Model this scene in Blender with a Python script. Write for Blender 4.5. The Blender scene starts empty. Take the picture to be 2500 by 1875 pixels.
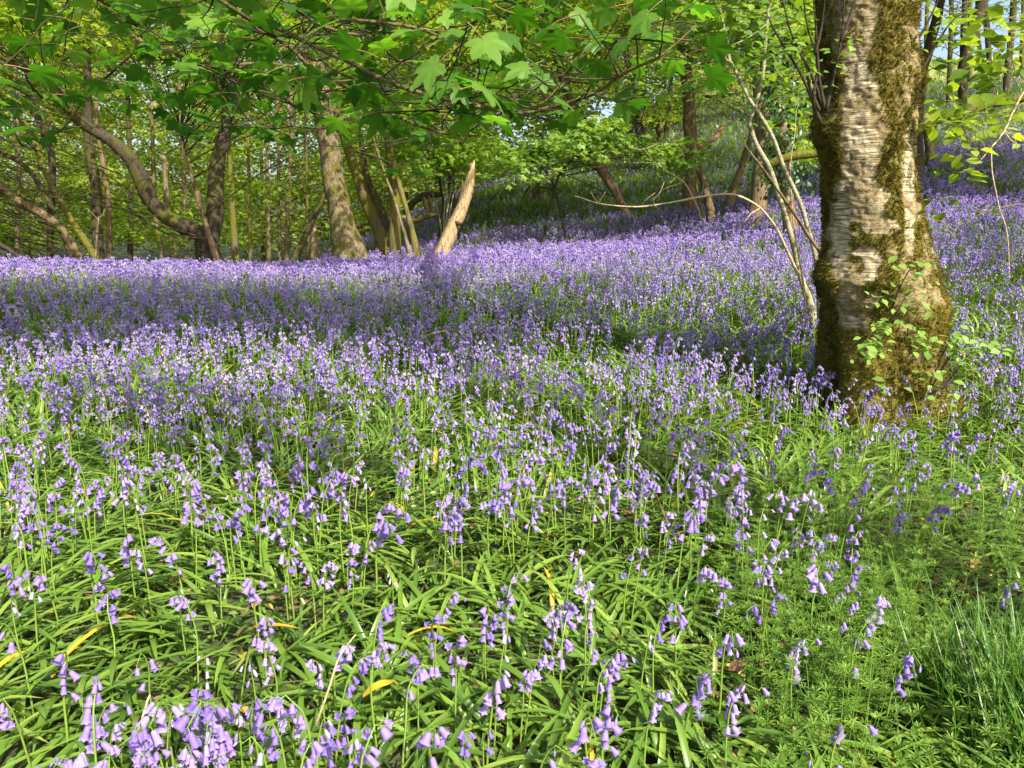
import bpy, math, random
import numpy as np
from mathutils import Vector, Matrix

rng = np.random.default_rng(7)
rnd = random.Random(11)
R = math.radians
scene = bpy.context.scene
COL = scene.collection

# ------------------------------------------------------------------ camera, sky, sun, exposure
CAM_Z, PITCH, FPX = 1.25, R(12.0), 1820.0          # FPX: focal length in pixels of the 2500 x 1875 photograph
cam = bpy.data.cameras.new("camera")
cam.sensor_width = 36.0
cam.lens = 36.0 * FPX / 2500.0
cam.clip_start, cam.clip_end = 0.05, 2000.0
camo = bpy.data.objects.new("camera", cam)
camo.location = (0, 0, CAM_Z)
camo.rotation_euler = (R(90) - PITCH, 0, 0)
COL.objects.link(camo)
scene.camera = camo

SUN_EL, SUN_AZ = R(43), R(32)                        # azimuth: from straight behind the camera towards its right
SUN = np.array([math.sin(SUN_AZ) * math.cos(SUN_EL), -math.cos(SUN_AZ) * math.cos(SUN_EL), math.sin(SUN_EL)])
world = bpy.data.worlds.new("World")
scene.world = world
world.use_nodes = True
wn = world.node_tree
sky = wn.nodes.new("ShaderNodeTexSky")
sky.sky_type = 'NISHITA'
sky.sun_disc = False
sky.sun_elevation = SUN_EL
sky.sun_rotation = math.atan2(SUN[0], SUN[1])
sky.dust_density = 4.0
sky.ozone_density = 0.7
bg = wn.nodes["Background"]
bg.inputs["Strength"].default_value = 0.14
wn.links.new(sky.outputs[0], bg.inputs[0])
sun = bpy.data.lights.new("sun", 'SUN')
sun.energy, sun.angle, sun.color = 5.0, R(0.6), (1.0, 0.93, 0.80)
suno = bpy.data.objects.new("sun", sun)
suno.rotation_euler = Vector(SUN).to_track_quat('Z', 'Y').to_euler()
suno.location = tuple(SUN * 30)
COL.objects.link(suno)
scene.view_settings.view_transform = 'Standard'
scene.view_settings.look = 'None'
scene.view_settings.gamma = 1.0
scene.view_settings.exposure = 1.12
cy = scene.cycles
cy.max_bounces, cy.diffuse_bounces, cy.glossy_bounces, cy.transmission_bounces = 6, 4, 2, 5

# ------------------------------------------------------------------ helpers
FWD = np.array([0, math.cos(PITCH), -math.sin(PITCH)])
UP = np.array([0, math.sin(PITCH), math.cos(PITCH)])
CAMP = np.array([0, 0, CAM_Z])

def ray(px, py):
    x, y = (px - 1250.0) / FPX, -(py - 937.5) / FPX
    return np.array([x, 0, 0]) + UP * y + FWD

def P(px, py, Y):
    """the point at distance Y in front of the camera that the photograph shows at px, py; and the metres one pixel spans there"""
    d = ray(px, py)
    s = Y / d[1]
    return CAMP + d * s, s / FPX

def project(p):
    q = np.asarray(p) - CAMP
    z = q @ FWD
    zz = np.where(np.abs(z) < 1e-6, 1e-6, z)
    return 1250 + FPX * q[..., 0] / zz, 937.5 - FPX * (q @ UP) / zz, z

def _hash(i, j, k, s):
    h = (i * 374761393 + j * 668265263 + k * 2147483647 + s * 144269504) & 0xFFFFFFFF
    h = ((h ^ (h >> 13)) * 1274126177) & 0xFFFFFFFF
    return ((h ^ (h >> 16)) & 0xFFFF) / 65535.0

def vnoise(p, seed=0):
    p = np.asarray(p, dtype=float)
    i = np.floor(p).astype(np.int64)
    f = p - i
    f = f * f * (3 - 2 * f)
    out = 0
    for a in (0, 1):
        for b in (0, 1):
            for c in (0, 1):
                w = (f[..., 0] if a else 1 - f[..., 0]) * (f[..., 1] if b else 1 - f[..., 1]) * (f[..., 2] if c else 1 - f[..., 2])
                out = out + w * _hash(i[..., 0] + a, i[..., 1] + b, i[..., 2] + c, seed)
    return out

def fbm(p, octaves=4, seed=0):
    p = np.asarray(p, dtype=float)
    o, a, t = 0, 0.5, 0
    for k in range(octaves):
        o = o + a * vnoise(p * 2 ** k, seed + k)
        t += a
        a *= 0.5
    return o / t

def sstep(a, b, x):
    t = np.clip((x - a) / (b - a), 0, 1)
    return t * t * (3 - 2 * t)

class MB:
    """collects quads and triangles with one material index and one tint value per vertex"""
    def __init__(self):
        self.v, self.q, self.t, self.qm, self.tm, self.var, self.n = [], [], [], [], [], [], 0
    def add(self, V, Q=None, T=None, m=0, var=0.5):
        V = np.asarray(V, float).reshape(-1, 3)
        if Q is not None and len(Q):
            Q = np.asarray(Q, np.int64).reshape(-1, 4)
            self.q.append(Q + self.n)
            self.qm.append(np.broadcast_to(np.asarray(m), (len(Q),)).astype(np.int32))
        if T is not None and len(T):
            T = np.asarray(T, np.int64).reshape(-1, 3)
            self.t.append(T + self.n)
            self.tm.append(np.broadcast_to(np.asarray(m), (len(T),)).astype(np.int32))
        self.v.append(V)
        self.var.append(np.broadcast_to(np.asarray(var, float), (len(V),)))
        self.n += len(V)
    def spread(self, tv, Q, T, M, loc, m=0, var=None):
        """a template (tv, Q, T) placed with the 3x3 matrices M at the points loc"""
        tv, M, loc = np.asarray(tv, float), np.asarray(M, float), np.asarray(loc, float)
        k, nv = len(loc), len(tv)
        if not k:
            return
        V = np.einsum('kij,nj->kni', M, tv) + loc[:, None, :]
        off = (np.arange(k) * nv)[:, None, None]
        if var is None:
            var = rng.random(k)
        vv = np.repeat(np.asarray(var), nv)
        QQ = (np.asarray(Q)[None] + off).reshape(-1, 4) if Q is not None and len(Q) else None
        TT = (np.asarray(T)[None] + off).reshape(-1, 3) if T is not None and len(T) else None
        self.add(V.reshape(-1, 3), QQ, TT, m, vv)
    def build(self, name, mats, parent=None, smooth=True):
        me = bpy.data.meshes.new(name)
        V = np.concatenate(self.v) if self.v else np.zeros((0, 3))
        if parent is not None:
            V = V - np.array(parent.location)
        Q = np.concatenate(self.q) if self.q else np.zeros((0, 4), np.int64)
        T = np.concatenate(self.t) if self.t else np.zeros((0, 3), np.int64)
        me.vertices.add(len(V))
        me.vertices.foreach_set("co", V.astype(np.float32).ravel())
        loops = np.concatenate([Q.ravel(), T.ravel()]).astype(np.int32)
        me.loops.add(len(loops))
        me.loops.foreach_set("vertex_index", loops)
        nq, nt = len(Q), len(T)
        me.polygons.add(nq + nt)
        start = np.concatenate([np.arange(nq) * 4, nq * 4 + np.arange(nt) * 3]).astype(np.int32)
        me.polygons.foreach_set("loop_start", start)
        mi = np.concatenate((self.qm if self.qm else [np.zeros(0, np.int32)]) + (self.tm if self.tm else [np.zeros(0, np.int32)])).astype(np.int32)
        if not isinstance(mats, (list, tuple)):
            mats = [mats]
        for mm in mats:
            me.materials.append(mm)
        me.polygons.foreach_set("material_index", mi)
        me.polygons.foreach_set("use_smooth", np.full(nq + nt, smooth, dtype=bool))
        at = me.attributes.new("var", 'FLOAT', 'POINT')
        at.data.foreach_set("value", np.concatenate(self.var).astype(np.float32))
        me.update(calc_edges=True)
        o = bpy.data.objects.new(name, me)
        COL.objects.link(o)
        if parent is not None:
            o.parent = parent
        return o

def tag(o, label=None, cat=None, group=None, kind=None):
    if label: o["label"] = label
    if cat: o["category"] = cat
    if group: o["group"] = group
    if kind: o["kind"] = kind
    return o

def thing(name, label, cat, loc=(0, 0, 0), group=None):
    o = bpy.data.objects.new(name, None)
    o.empty_display_size = 0.2
    o.location = tuple(float(c) for c in loc)
    COL.objects.link(o)
    return tag(o, label, cat, group)

def smooth_path(pts, rad, step):
    """Catmull-Rom through pts (with radii), resampled about every step metres"""
    pts, rad = np.asarray(pts, float), np.asarray(rad, float)
    A = np.column_stack([pts, rad])
    A = np.vstack([2 * A[0] - A[1], A, 2 * A[-1] - A[-2]])
    out = []
    for i in range(1, len(A) - 2):
        n = max(1, int(np.linalg.norm(A[i + 1, :3] - A[i, :3]) / step))
        t = (np.arange(n) / n)[:, None]
        p0, p1, p2, p3 = A[i - 1], A[i], A[i + 1], A[i + 2]
        out.append(0.5 * (2 * p1 + (p2 - p0) * t + (2 * p0 - 5 * p1 + 4 * p2 - p3) * t ** 2 + (3 * p1 - p0 - 3 * p2 + p3) * t ** 3))
    out.append(A[-2][None])
    out = np.vstack(out)
    return out[:, :3], np.maximum(out[:, 3], 0.0008)

def frames(path):
    t = np.gradient(path, axis=0)
    t /= np.linalg.norm(t, axis=1)[:, None] + 1e-9
    ref = np.array([0.31, 0.95, 0.0]) if abs(t[0][2]) > 0.5 else np.array([0, 0, 1.0])
    n = np.zeros_like(t)
    cur = ref - t[0] * (ref @ t[0])
    cur /= np.linalg.norm(cur)
    for i in range(len(t)):
        cur = cur - t[i] * (cur @ t[i])
        cur /= np.linalg.norm(cur) + 1e-9
        n[i] = cur
    return t, n, np.cross(t, n)

def tube(mb, path, rad, sides=6, m=0, var=0.5, rough=0.0, seed=0, cap=True):
    path, rad = np.asarray(path, float), np.asarray(rad, float)
    t, n, b = frames(path)
    th = np.arange(sides) / sides * 2 * math.pi
    ring = n[:, None, :] * np.cos(th)[None, :, None] + b[:, None, :] * np.sin(th)[None, :, None]
    V = path[:, None, :] + ring * rad[:, None, None]
    if rough > 0:
        nz = fbm(V / (rad.mean() * 1.6) + seed * 7.3, 3, seed) - 0.5
        V = V + ring * (nz * rough * 2)[..., None] * rad[:, None, None]
    k = len(path)
    a = np.arange(k - 1)[:, None] * sides + np.arange(sides)[None]
    bb = np.arange(k - 1)[:, None] * sides + (np.arange(sides)[None] + 1) % sides
    Q = np.stack([a, bb, bb + sides, a + sides], -1).reshape(-1, 4)
    V = V.reshape(-1, 3)
    T = None
    if cap:
        V = np.vstack([V, path[-1] + t[-1] * rad[-1] * 0.5, path[0] - t[0] * rad[0] * 0.5])
        s = np.arange(sides)
        e = (k - 1) * sides
        T = np.vstack([np.column_stack([e + s, e + (s + 1) % sides, np.full(sides, k * sides)]),
                       np.column_stack([(s + 1) % sides, s, np.full(sides, k * sides + 1)])])
    mb.add(V, Q, T, m, var)

def frame_from(normal, fwd):
    """matrices whose columns are side, forward, normal"""
    n = normal / (np.linalg.norm(normal, axis=1)[:, None] + 1e-9)
    f = fwd - n * np.sum(fwd * n, 1)[:, None]
    f /= np.linalg.norm(f, axis=1)[:, None] + 1e-9
    return np.stack([np.cross(f, n), f, n], axis=-1)

# ------------------------------------------------------------------ materials
def new_mat(name):
    m = bpy.data.materials.new(name)
    m.use_nodes = True
    nt = m.node_tree
    for n in list(nt.nodes):
        nt.nodes.remove(n)
    out = nt.nodes.new("ShaderNodeOutputMaterial")
    return m, nt, out

def N(nt, typ, **kw):
    n = nt.nodes.new(typ)
    for k, v in kw.items():
        if k in n.inputs.keys() if isinstance(k, str) else False:
            n.inputs[k].default_value = v
        else:
            setattr(n, k, v)
    return n

def ramp(nt, stops, fac):
    r = nt.nodes.new("ShaderNodeValToRGB")
    el = r.color_ramp.elements
    while len(el) < len(stops):
        el.new(0.5)
    for e, (p, c) in zip(el, stops):
        e.position = p
        e.color = (*c, 1)
    nt.links.new(fac, r.inputs[0])
    return r.outputs[0]

def leaf_mat(name, stops, trans=0.4, rough=0.42, warm=(1.25, 1.25, 0.5), scale=9.0, spec=0.4):
    m, nt, out = new_mat(name)
    at = N(nt, "ShaderNodeAttribute", attribute_name="var")
    tc = N(nt, "ShaderNodeTexCoord")
    nz = N(nt, "ShaderNodeTexNoise", Scale=scale, Detail=3.0)
    nt.links.new(tc.outputs["Object"], nz.inputs["Vector"])
    ad = N(nt, "ShaderNodeMath", operation='MULTIPLY_ADD')
    nt.links.new(nz.outputs[0], ad.inputs[0])
    ad.inputs[1].default_value = 0.35
    sb = N(nt, "ShaderNodeMath", operation='SUBTRACT')
    nt.links.new(at.outputs["Fac"], sb.inputs[0])
    sb.inputs[1].default_value = 0.17
    nt.links.new(sb.outputs[0], ad.inputs[2])
    c = ramp(nt, stops, ad.outputs[0])
    p = N(nt, "ShaderNodeBsdfPrincipled", Roughness=rough)
    p.inputs["Specular IOR Level"].default_value = spec
    nt.links.new(c, p.inputs["Base Color"])
    mu = N(nt, "ShaderNodeMix", data_type='RGBA', blend_type='MULTIPLY')
    mu.inputs[0].default_value = 1.0
    nt.links.new(c, mu.inputs[6])
    mu.inputs[7].default_value = (*warm, 1)
    tr = N(nt, "ShaderNodeBsdfTranslucent")
    nt.links.new(mu.outputs[2], tr.inputs[0])
    mx = N(nt, "ShaderNodeMixShader")
    mx.inputs[0].default_value = trans
    nt.links.new(p.outputs[0], mx.inputs[1])
    nt.links.new(tr.outputs[0], mx.inputs[2])
    nt.links.new(mx.outputs[0], out.inputs[0])
    return m

def bark_mat(name, base, dark, moss, moss_amt=0.5, bump=0.5, stretch=(9, 9, 2.2), moss_scale=1.6):
    m, nt, out = new_mat(name)
    tc = N(nt, "ShaderNodeTexCoord")
    mp = N(nt, "ShaderNodeMapping")
    mp.inputs["Scale"].default_value = stretch
    nt.links.new(tc.outputs["Object"], mp.inputs[0])
    n1 = N(nt, "ShaderNodeTexNoise", Scale=2.5, Detail=7.0, Roughness=0.65)
    nt.links.new(mp.outputs[0], n1.inputs["Vector"])
    c = ramp(nt, [(0.32, dark), (0.5, base), (0.72, tuple(min(1, x * 1.35) for x in base))], n1.outputs[0])
    n2 = N(nt, "ShaderNodeTexNoise", Scale=moss_scale, Detail=6.0, Roughness=0.7)
    nt.links.new(tc.outputs["Object"], n2.inputs["Vector"])
    f = ramp(nt, [(0.62 - 0.3 * moss_amt, (0, 0, 0)), (0.74 - 0.3 * moss_amt, (1, 1, 1))], n2.outputs[0])
    n3 = N(nt, "ShaderNodeTexNoise", Scale=60.0, Detail=4.0)
    nt.links.new(tc.outputs["Object"], n3.inputs["Vector"])
    mc = ramp(nt, [(0.3, tuple(x * 0.45 for x in moss)), (0.65, moss)], n3.outputs[0])
    mx = N(nt, "ShaderNodeMix", data_type='RGBA')
    nt.links.new(f, mx.inputs[0])
    nt.links.new(c, mx.inputs[6])
    nt.links.new(mc, mx.inputs[7])
    p = N(nt, "ShaderNodeBsdfPrincipled", Roughness=0.85)
    p.inputs["Specular IOR Level"].default_value = 0.2
    nt.links.new(mx.outputs[2], p.inputs["Base Color"])
    ad = N(nt, "ShaderNodeMath", operation='ADD')
    nt.links.new(n1.outputs[0], ad.inputs[0])
    nt.links.new(n3.outputs[0], ad.inputs[1])
    bp = N(nt, "ShaderNodeBump", Strength=bump, Distance=0.03)
    nt.links.new(ad.outputs[0], bp.inputs["Height"])
    nt.links.new(bp.outputs[0], p.inputs["Normal"])
    nt.links.new(p.outputs[0], out.inputs[0])
    return m

M = {}
M['petal'] = leaf_mat("bluebell_petal", [(0.05, (0.165, 0.105, 0.41)), (0.45, (0.285, 0.20, 0.53)), (0.8, (0.40, 0.305, 0.62)), (0.98, (0.50, 0.43, 0.58))],
                      trans=0.35, rough=0.55, warm=(1.05, 0.9, 1.1), scale=30, spec=0.25)
M['stem'] = leaf_mat("bluebell_stem", [(0.0, (0.12, 0.20, 0.03)), (0.6, (0.19, 0.30, 0.045)), (1.0, (0.27, 0.37, 0.07))], trans=0.15, rough=0.4, scale=6)
M['strap'] = leaf_mat("strap_leaf", [(0.02, (0.055, 0.120, 0.016)), (0.4, (0.110, 0.205, 0.026)), (0.75, (0.175, 0.275, 0.038)), (0.965, (0.24, 0.33, 0.06)), (0.985, (0.55, 0.36, 0.03))],
                      trans=0.3, rough=0.33, scale=5, spec=0.5)
M['grass'] = leaf_mat("grass_blade", [(0.1, (0.03, 0.09, 0.010)), (0.6, (0.06, 0.16, 0.015)), (0.95, (0.12, 0.23, 0.025))], trans=0.3, rough=0.4)
M['cleavers'] = leaf_mat("cleavers_leaf", [(0.05, (0.06, 0.14, 0.018)), (0.5, (0.12, 0.235, 0.03)), (0.95, (0.24, 0.35, 0.05))], trans=0.35, rough=0.5)
M['litter'] = leaf_mat("dead_leaf", [(0.1, (0.09, 0.05, 0.025)), (0.5, (0.20, 0.12, 0.06)), (0.8, (0.30, 0.20, 0.10)), (0.95, (0.55, 0.40, 0.05))], trans=0.15, rough=0.7)
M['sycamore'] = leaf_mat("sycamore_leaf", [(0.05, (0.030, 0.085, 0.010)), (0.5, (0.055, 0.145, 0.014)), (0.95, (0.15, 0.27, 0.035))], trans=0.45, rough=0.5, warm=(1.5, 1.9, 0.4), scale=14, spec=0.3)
M['leaf_mid'] = leaf_mat("woodland_leaf", [(0.05, (0.075, 0.14, 0.014)), (0.5, (0.175, 0.265, 0.024)), (0.95, (0.33, 0.40, 0.045))], trans=0.5, rough=0.45, warm=(1.6, 1.6, 0.5), scale=1.2)
M['leaf_lime'] = leaf_mat("lime_leaf", [(0.05, (0.09, 0.19, 0.022)), (0.5, (0.16, 0.28, 0.03)), (0.95, (0.25, 0.36, 0.05))], trans=0.5, rough=0.45, warm=(1.4, 1.4, 0.5), scale=2)
M['leaf_pale'] = leaf_mat("sapling_leaf", [(0.05, (0.11, 0.21, 0.04)), (0.5, (0.18, 0.31, 0.055)), (0.95, (0.28, 0.40, 0.09))], trans=0.45, rough=0.4, warm=(1.3, 1.3, 0.5), scale=3)
M['leaf_far'] = leaf_mat("distant_leaf", [(0.05, (0.08, 0.14, 0.02)), (0.5, (0.22, 0.30, 0.04)), (0.95, (0.38, 0.43, 0.08))], trans=0.5, rough=0.6, warm=(1.4, 1.35, 0.55), scale=0.4)
M['ivy'] = leaf_mat("ivy_leaf", [(0.1, (0.02, 0.06, 0.015)), (0.6, (0.035, 0.10, 0.025)), (0.95, (0.07, 0.15, 0.04))], trans=0.2, rough=0.4, spec=0.4)
M['moss'] = leaf_mat("moss", [(0.05, (0.04, 0.034, 0.007)), (0.5, (0.095, 0.08, 0.012)), (0.95, (0.18, 0.15, 0.02))], trans=0.25, rough=0.8, warm=(1.2, 1.1, 0.5), scale=4, spec=0.1)
M['twig'] = bark_mat("twig_bark", (0.042, 0.033, 0.020), (0.016, 0.013, 0.008), (0.10, 0.11, 0.02), 0.1, 0.3, (30, 30, 30))
M['bough'] = bark_mat("bough_bark", (0.13, 0.10, 0.05), (0.028, 0.022, 0.013), (0.09, 0.09, 0.018), 0.40, 0.5, (40, 40, 40), 7)
M['bark_grey'] = bark_mat("grey_bark", (0.19, 0.15, 0.092), (0.045, 0.036, 0.022), (0.15, 0.14, 0.022), 0.52, 0.9, (9, 9, 3), 3.2)
M['bark_moss'] = bark_mat("mossy_bark", (0.12, 0.095, 0.055), (0.03, 0.024, 0.014), (0.15, 0.145, 0.02), 0.72, 0.7)
M['bark_dark'] = bark_mat("dark_bark", (0.060, 0.047, 0.030), (0.016, 0.013, 0.009), (0.10, 0.10, 0.016), 0.48, 0.9)
M['bark_brown'] = bark_mat("brown_bark", (0.17, 0.118, 0.066), (0.05, 0.036, 0.022), (0.14, 0.125, 0.025), 0.4, 0.7)
M['bark_pale'] = bark_mat("pale_dead_wood", (0.36, 0.26, 0.145), (0.06, 0.04, 0.022), (0.20, 0.17, 0.03), 0.12, 0.9, (16, 16, 2.5))
M['bark_hazel'] = bark_mat("hazel_bark", (0.28, 0.26, 0.16), (0.13, 0.11, 0.065), (0.15, 0.17, 0.05), 0.3, 0.3, (5, 5, 24), 5)
M['bark_straw'] = bark_mat("dry_branch", (0.40, 0.32, 0.18), (0.18, 0.13, 0.07), (0.2, 0.2, 0.05), 0.1, 0.2, (20, 20, 20))

# ------------------------------------------------------------------ terrain
def _ctrl():
    pts = []
    for x in (-6, -3, 0, 3, 6):
        for y in (-8, -3, 1, 4):
            pts.append((x, y, 0.0))
    for x in (-5, -2, 1):
        pts.append((x, 6.5, 0.06))
    fl = 0.33
    for px, py, Y, dz in [(0, 632, 11, fl), (300, 634, 11.5, fl), (600, 646, 12.5, fl), (-400, 630, 10, fl),
                          (830, 650, 15.5, 0.2), (940, 628, 17.5, 0.1), (1070, 632, 16, 0.1), (1150, 585, 20, 0.1),
                          (1300, 640, 14, 0.1), (1300, 540, 24, 0.1), (1539, 540, 21, 0.0), (1500, 600, 16, 0.2),
                          (1010, 560, 25, 0.1), (1080, 505, 31, 0), (1180, 455, 37, 0), (1300, 415, 40, 0), (1450, 440, 32, 0),
                          (1480, 300, 50, 0), (1740, 556, 17, 0.1), (1690, 520, 20, 0.1), (1850, 532, 15.5, 0.1), (1930, 590, 12.5, 0.1),
                          (1700, 400, 31, 0), (1750, 330, 40, 0), (1830, 265, 47, 0), (2000, 300, 42, 0), (2240, 418, 17.5, 0),
                          (2353, 345, 25, 0), (2412, 238, 38, 0), (2450, 205, 46, 0), (2100, 215, 50, 0), (2460, 480, 15, 0.15), (2700, 470, 14, 0.1),
                          (2300, 640, 9.5, 0.15), (2700, 600, 9.5, 0.15), (2160, 1000, 4.9, 0), (1960, 720, 7.4, 0.1), (2800, 300, 28, 0)]:
        p, _ = P(px, py, Y)
        pts.append((p[0], p[1], p[2] - dz))
    pts += [(-13, 17, -0.5), (-8, 21, -0.7), (-22, 22, -1.2), (-4.5, 22, -0.3), (-14, 34, -2.2), (-5, 34, -1.2), (-30, 45, -3), (-10, 55, -2.5),
            (-2, 48, 0.5), (6, 62, 7.0), (20, 64, 9.0), (34, 60, 9.5), (40, 30, 9.0), (22, 12, 2.6), (14, 4, 0.9), (14, -6, 0.8), (-14, 4, 0.2), (-14, -6, 0), (0, -14, 0), (-30, 10, -0.6)]
    return np.array(pts)

CT = _ctrl()
def _tps(r2):
    return np.where(r2 > 1e-9, 0.5 * r2 * np.log(np.maximum(r2, 1e-9)), 0.0)
def _solve():
    n = len(CT)
    xy = CT[:, :2]
    d2 = ((xy[:, None] - xy[None]) ** 2).sum(-1)
    K = _tps(d2) + np.eye(n) * 1.5
    Pm = np.column_stack([np.ones(n), xy])
    A = np.block([[K, Pm], [Pm.T, np.zeros((3, 3))]])
    return np.linalg.solve(A, np.concatenate([CT[:, 2], np.zeros(3)]))
TW = _solve()
def ground(x, y):
    """terrain height"""
    x, y = np.asarray(x, float), np.asarray(y, float)
    cx, cyy = np.clip(x, -34, 40), np.clip(y, -12, 62)
    d2 = (cx[..., None] - CT[:, 0]) ** 2 + (cyy[..., None] - CT[:, 1]) ** 2
    z = _tps(d2) @ TW[:len(CT)] + TW[-3] + TW[-2] * cx + TW[-1] * cyy
    far = np.hypot(x - cx, y - cyy)
    near = 1 - sstep(3, 7, np.hypot(x, y))
    z = z * (1 - near)
    rise = 0.30 * np.clip(y - 58, 0, 70) * sstep(14, -8, x)
    rise = rise + 0.30 * np.clip(y - 47, 0, 27) * sstep(9, 17, x)
    return z - far * 0.12 + rise + 0.05 * (vnoise(np.stack([x * 0.9, y * 0.9, 0 * x], -1), 5) - 0.5) * (1 - near * 0.5)

def g1(x, y):
    return float(ground(np.array([x]), np.array([y]))[0])

def ground_hit(px, py, lift=0.0):
    d = ray(px, py)
    t = np.linspace(0.5, 75, 1500)
    p = CAMP + d[None] * t[:, None]
    below = p[:, 2] < ground(p[:, 0], p[:, 1]) + lift
    if not below.any():
        return None
    return p[int(np.argmax(below))]

def axis(lo, hi, near, far):
    a = [0.0]
    while a[-1] < hi:
        a.append(a[-1] + near + (far - near) * min(1, max(0, a[-1] - 8) / 80))
    b = [0.0]
    while b[-1] > lo:
        b.append(b[-1] - near - (far - near) * min(1, max(0, -b[-1] - 8) / 80))
    return np.array(sorted(set(b + a)))

gx, gy = axis(-220, 220, 0.25, 6), axis(-120, 300, 0.25, 6)
GX, GY = np.meshgrid(gx, gy)
GZ = np.stack([ground(GX[i], GY[i]) for i in range(len(gy))])
mb = MB()
nx, ny = len(gx), len(gy)
a = (np.arange(ny - 1)[:, None] * nx + np.arange(nx - 1)[None])
mb.add(np.stack([GX, GY, GZ], -1).reshape(-1, 3), np.stack([a, a + 1, a + nx + 1, a + nx], -1).reshape(-1, 4), var=(sstep(46, 50, GY) * sstep(9, 15, GX)).ravel())
m, nt, out = new_mat("woodland_soil")
tc = N(nt, "ShaderNodeTexCoord")
n1 = N(nt, "ShaderNodeTexNoise", Scale=1.3, Detail=8.0, Roughness=0.7)
nt.links.new(tc.outputs["Object"], n1.inputs["Vector"])
c1 = ramp(nt, [(0.32, (0.030, 0.022, 0.013)), (0.48, (0.045, 0.05, 0.016)), (0.62, (0.05, 0.085, 0.02)), (0.75, (0.07, 0.12, 0.025))], n1.outputs[0])
n2 = N(nt, "ShaderNodeTexNoise", Scale=45.0, Detail=5.0)
nt.links.new(tc.outputs["Object"], n2.inputs["Vector"])
p = N(nt, "ShaderNodeBsdfPrincipled", Roughness=0.95)
gat = N(nt, "ShaderNodeAttribute", attribute_name="var")
gmx = N(nt, "ShaderNodeMix", data_type='RGBA')
nt.links.new(gat.outputs["Fac"], gmx.inputs[0]); nt.links.new(c1, gmx.inputs[6])
nt.links.new(ramp(nt, [(0.3, (0.20, 0.24, 0.05)), (0.7, (0.36, 0.37, 0.10))], n1.outputs[0]), gmx.inputs[7])
nt.links.new(gmx.outputs[2], p.inputs["Base Color"])
bp = N(nt, "ShaderNodeBump", Strength=0.8, Distance=0.04)
nt.links.new(n2.outputs[0], bp.inputs["Height"])
nt.links.new(bp.outputs[0], p.inputs["Normal"])
nt.links.new(p.outputs[0], out.inputs[0])
tag(mb.build("ground", m), kind='structure')

# ------------------------------------------------------------------ leaf templates (unit length along +y, normal +z)
def sycamore_template(detail=2, curl=0.17, twist=0.0, squeeze=1.0):
    lob = [(0, 1.0), (52, 0.92), (104, 0.62)]
    key = [(0, 1.0), (12, 0.80), (25, 0.56), (38, 0.74), (50, 0.90), (64, 0.70), (78, 0.46), (92, 0.55), (106, 0.60), (125, 0.42), (150, 0.24), (180, 0.06)]
    if detail == 2:
        k2 = []
        for (a0, r0), (a1, r1) in zip(key[:-1], key[1:]):
            k2 += [(a0, r0), (a0 + (a1 - a0) * 0.45, r0 + (r1 - r0) * 0.45 + 0.02), (a0 + (a1 - a0) * 0.6, r0 + (r1 - r0) * 0.6 - 0.035)]
        key = k2 + [key[-1]]
    elif detail == 1:
        key = [(0, 1.0), (26, 0.55), (50, 0.88), (80, 0.45), (108, 0.58), (180, 0.06)]
    full = key + [(360 - a_, r_) for a_, r_ in key[-2:0:-1]]
    n = len(full)
    ang = np.array([R(a_) for a_, _ in full])
    rr = np.array([r_ for _, r_ in full])
    out_ = np.column_stack([np.sin(ang) * rr * squeeze, np.cos(ang) * rr])
    def lift(xy):
        r = np.hypot(xy[:, 0], xy[:, 1])
        a_ = np.arctan2(xy[:, 0], xy[:, 1])
        return -curl * r ** 2 + 0.04 * np.abs(np.sin(a_ * 3.6)) * r + twist * xy[:, 0] * xy[:, 1] 
    if detail == 1:
        V = np.vstack([[0, 0], out_])
        V3 = np.column_stack([V[:, 0], V[:, 1], lift(V)])
        s = np.arange(n)
        return V3, None, np.column_stack([np.zeros(n, int), 1 + (s + 1) % n, 1 + s])
    V = np.vstack([[0, 0], out_ * 0.5, out_])
    V3 = np.column_stack([V[:, 0], V[:, 1], lift(V)])
    s = np.arange(n)
    s1 = (s + 1) % n
    return V3, np.column_stack([1 + s, 1 + s1, 1 + n + s1, 1 + n + s]), np.column_stack([np.zeros(n, int), 1 + s1, 1 + s])

def ovate_template():
    V = np.array([[0, 0, 0], [0.26, 0.3, 0.05], [0.30, 0.58, 0.04], [0, 1, -0.12], [-0.30, 0.58, 0.04], [-0.26, 0.3, 0.05], [0, 0.5, -0.02]])
    return V, None, np.array([[0, 1, 6], [1, 2, 6], [2, 3, 6], [3, 4, 6], [4, 5, 6], [5, 0, 6]])

def kite_template():
    V = np.array([[0, 0, 0], [0.36, 0.5, 0.06], [0, 1, -0.1], [-0.36, 0.5, 0.06]])
    return V, None, np.array([[0, 1, 2], [0, 2, 3]])

SYCV = [sycamore_template(2, c_, t_, q_) for c_, t_, q_ in ((.17, 0, 1), (.32, .12, .9), (.06, -.15, 1.05), (.40, -.1, .8), (.22, .25, .95))]
SYC2, SYC1, OVATE, KITE = sycamore_template(2), sycamore_template(1), ovate_template(), kite_template()

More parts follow.
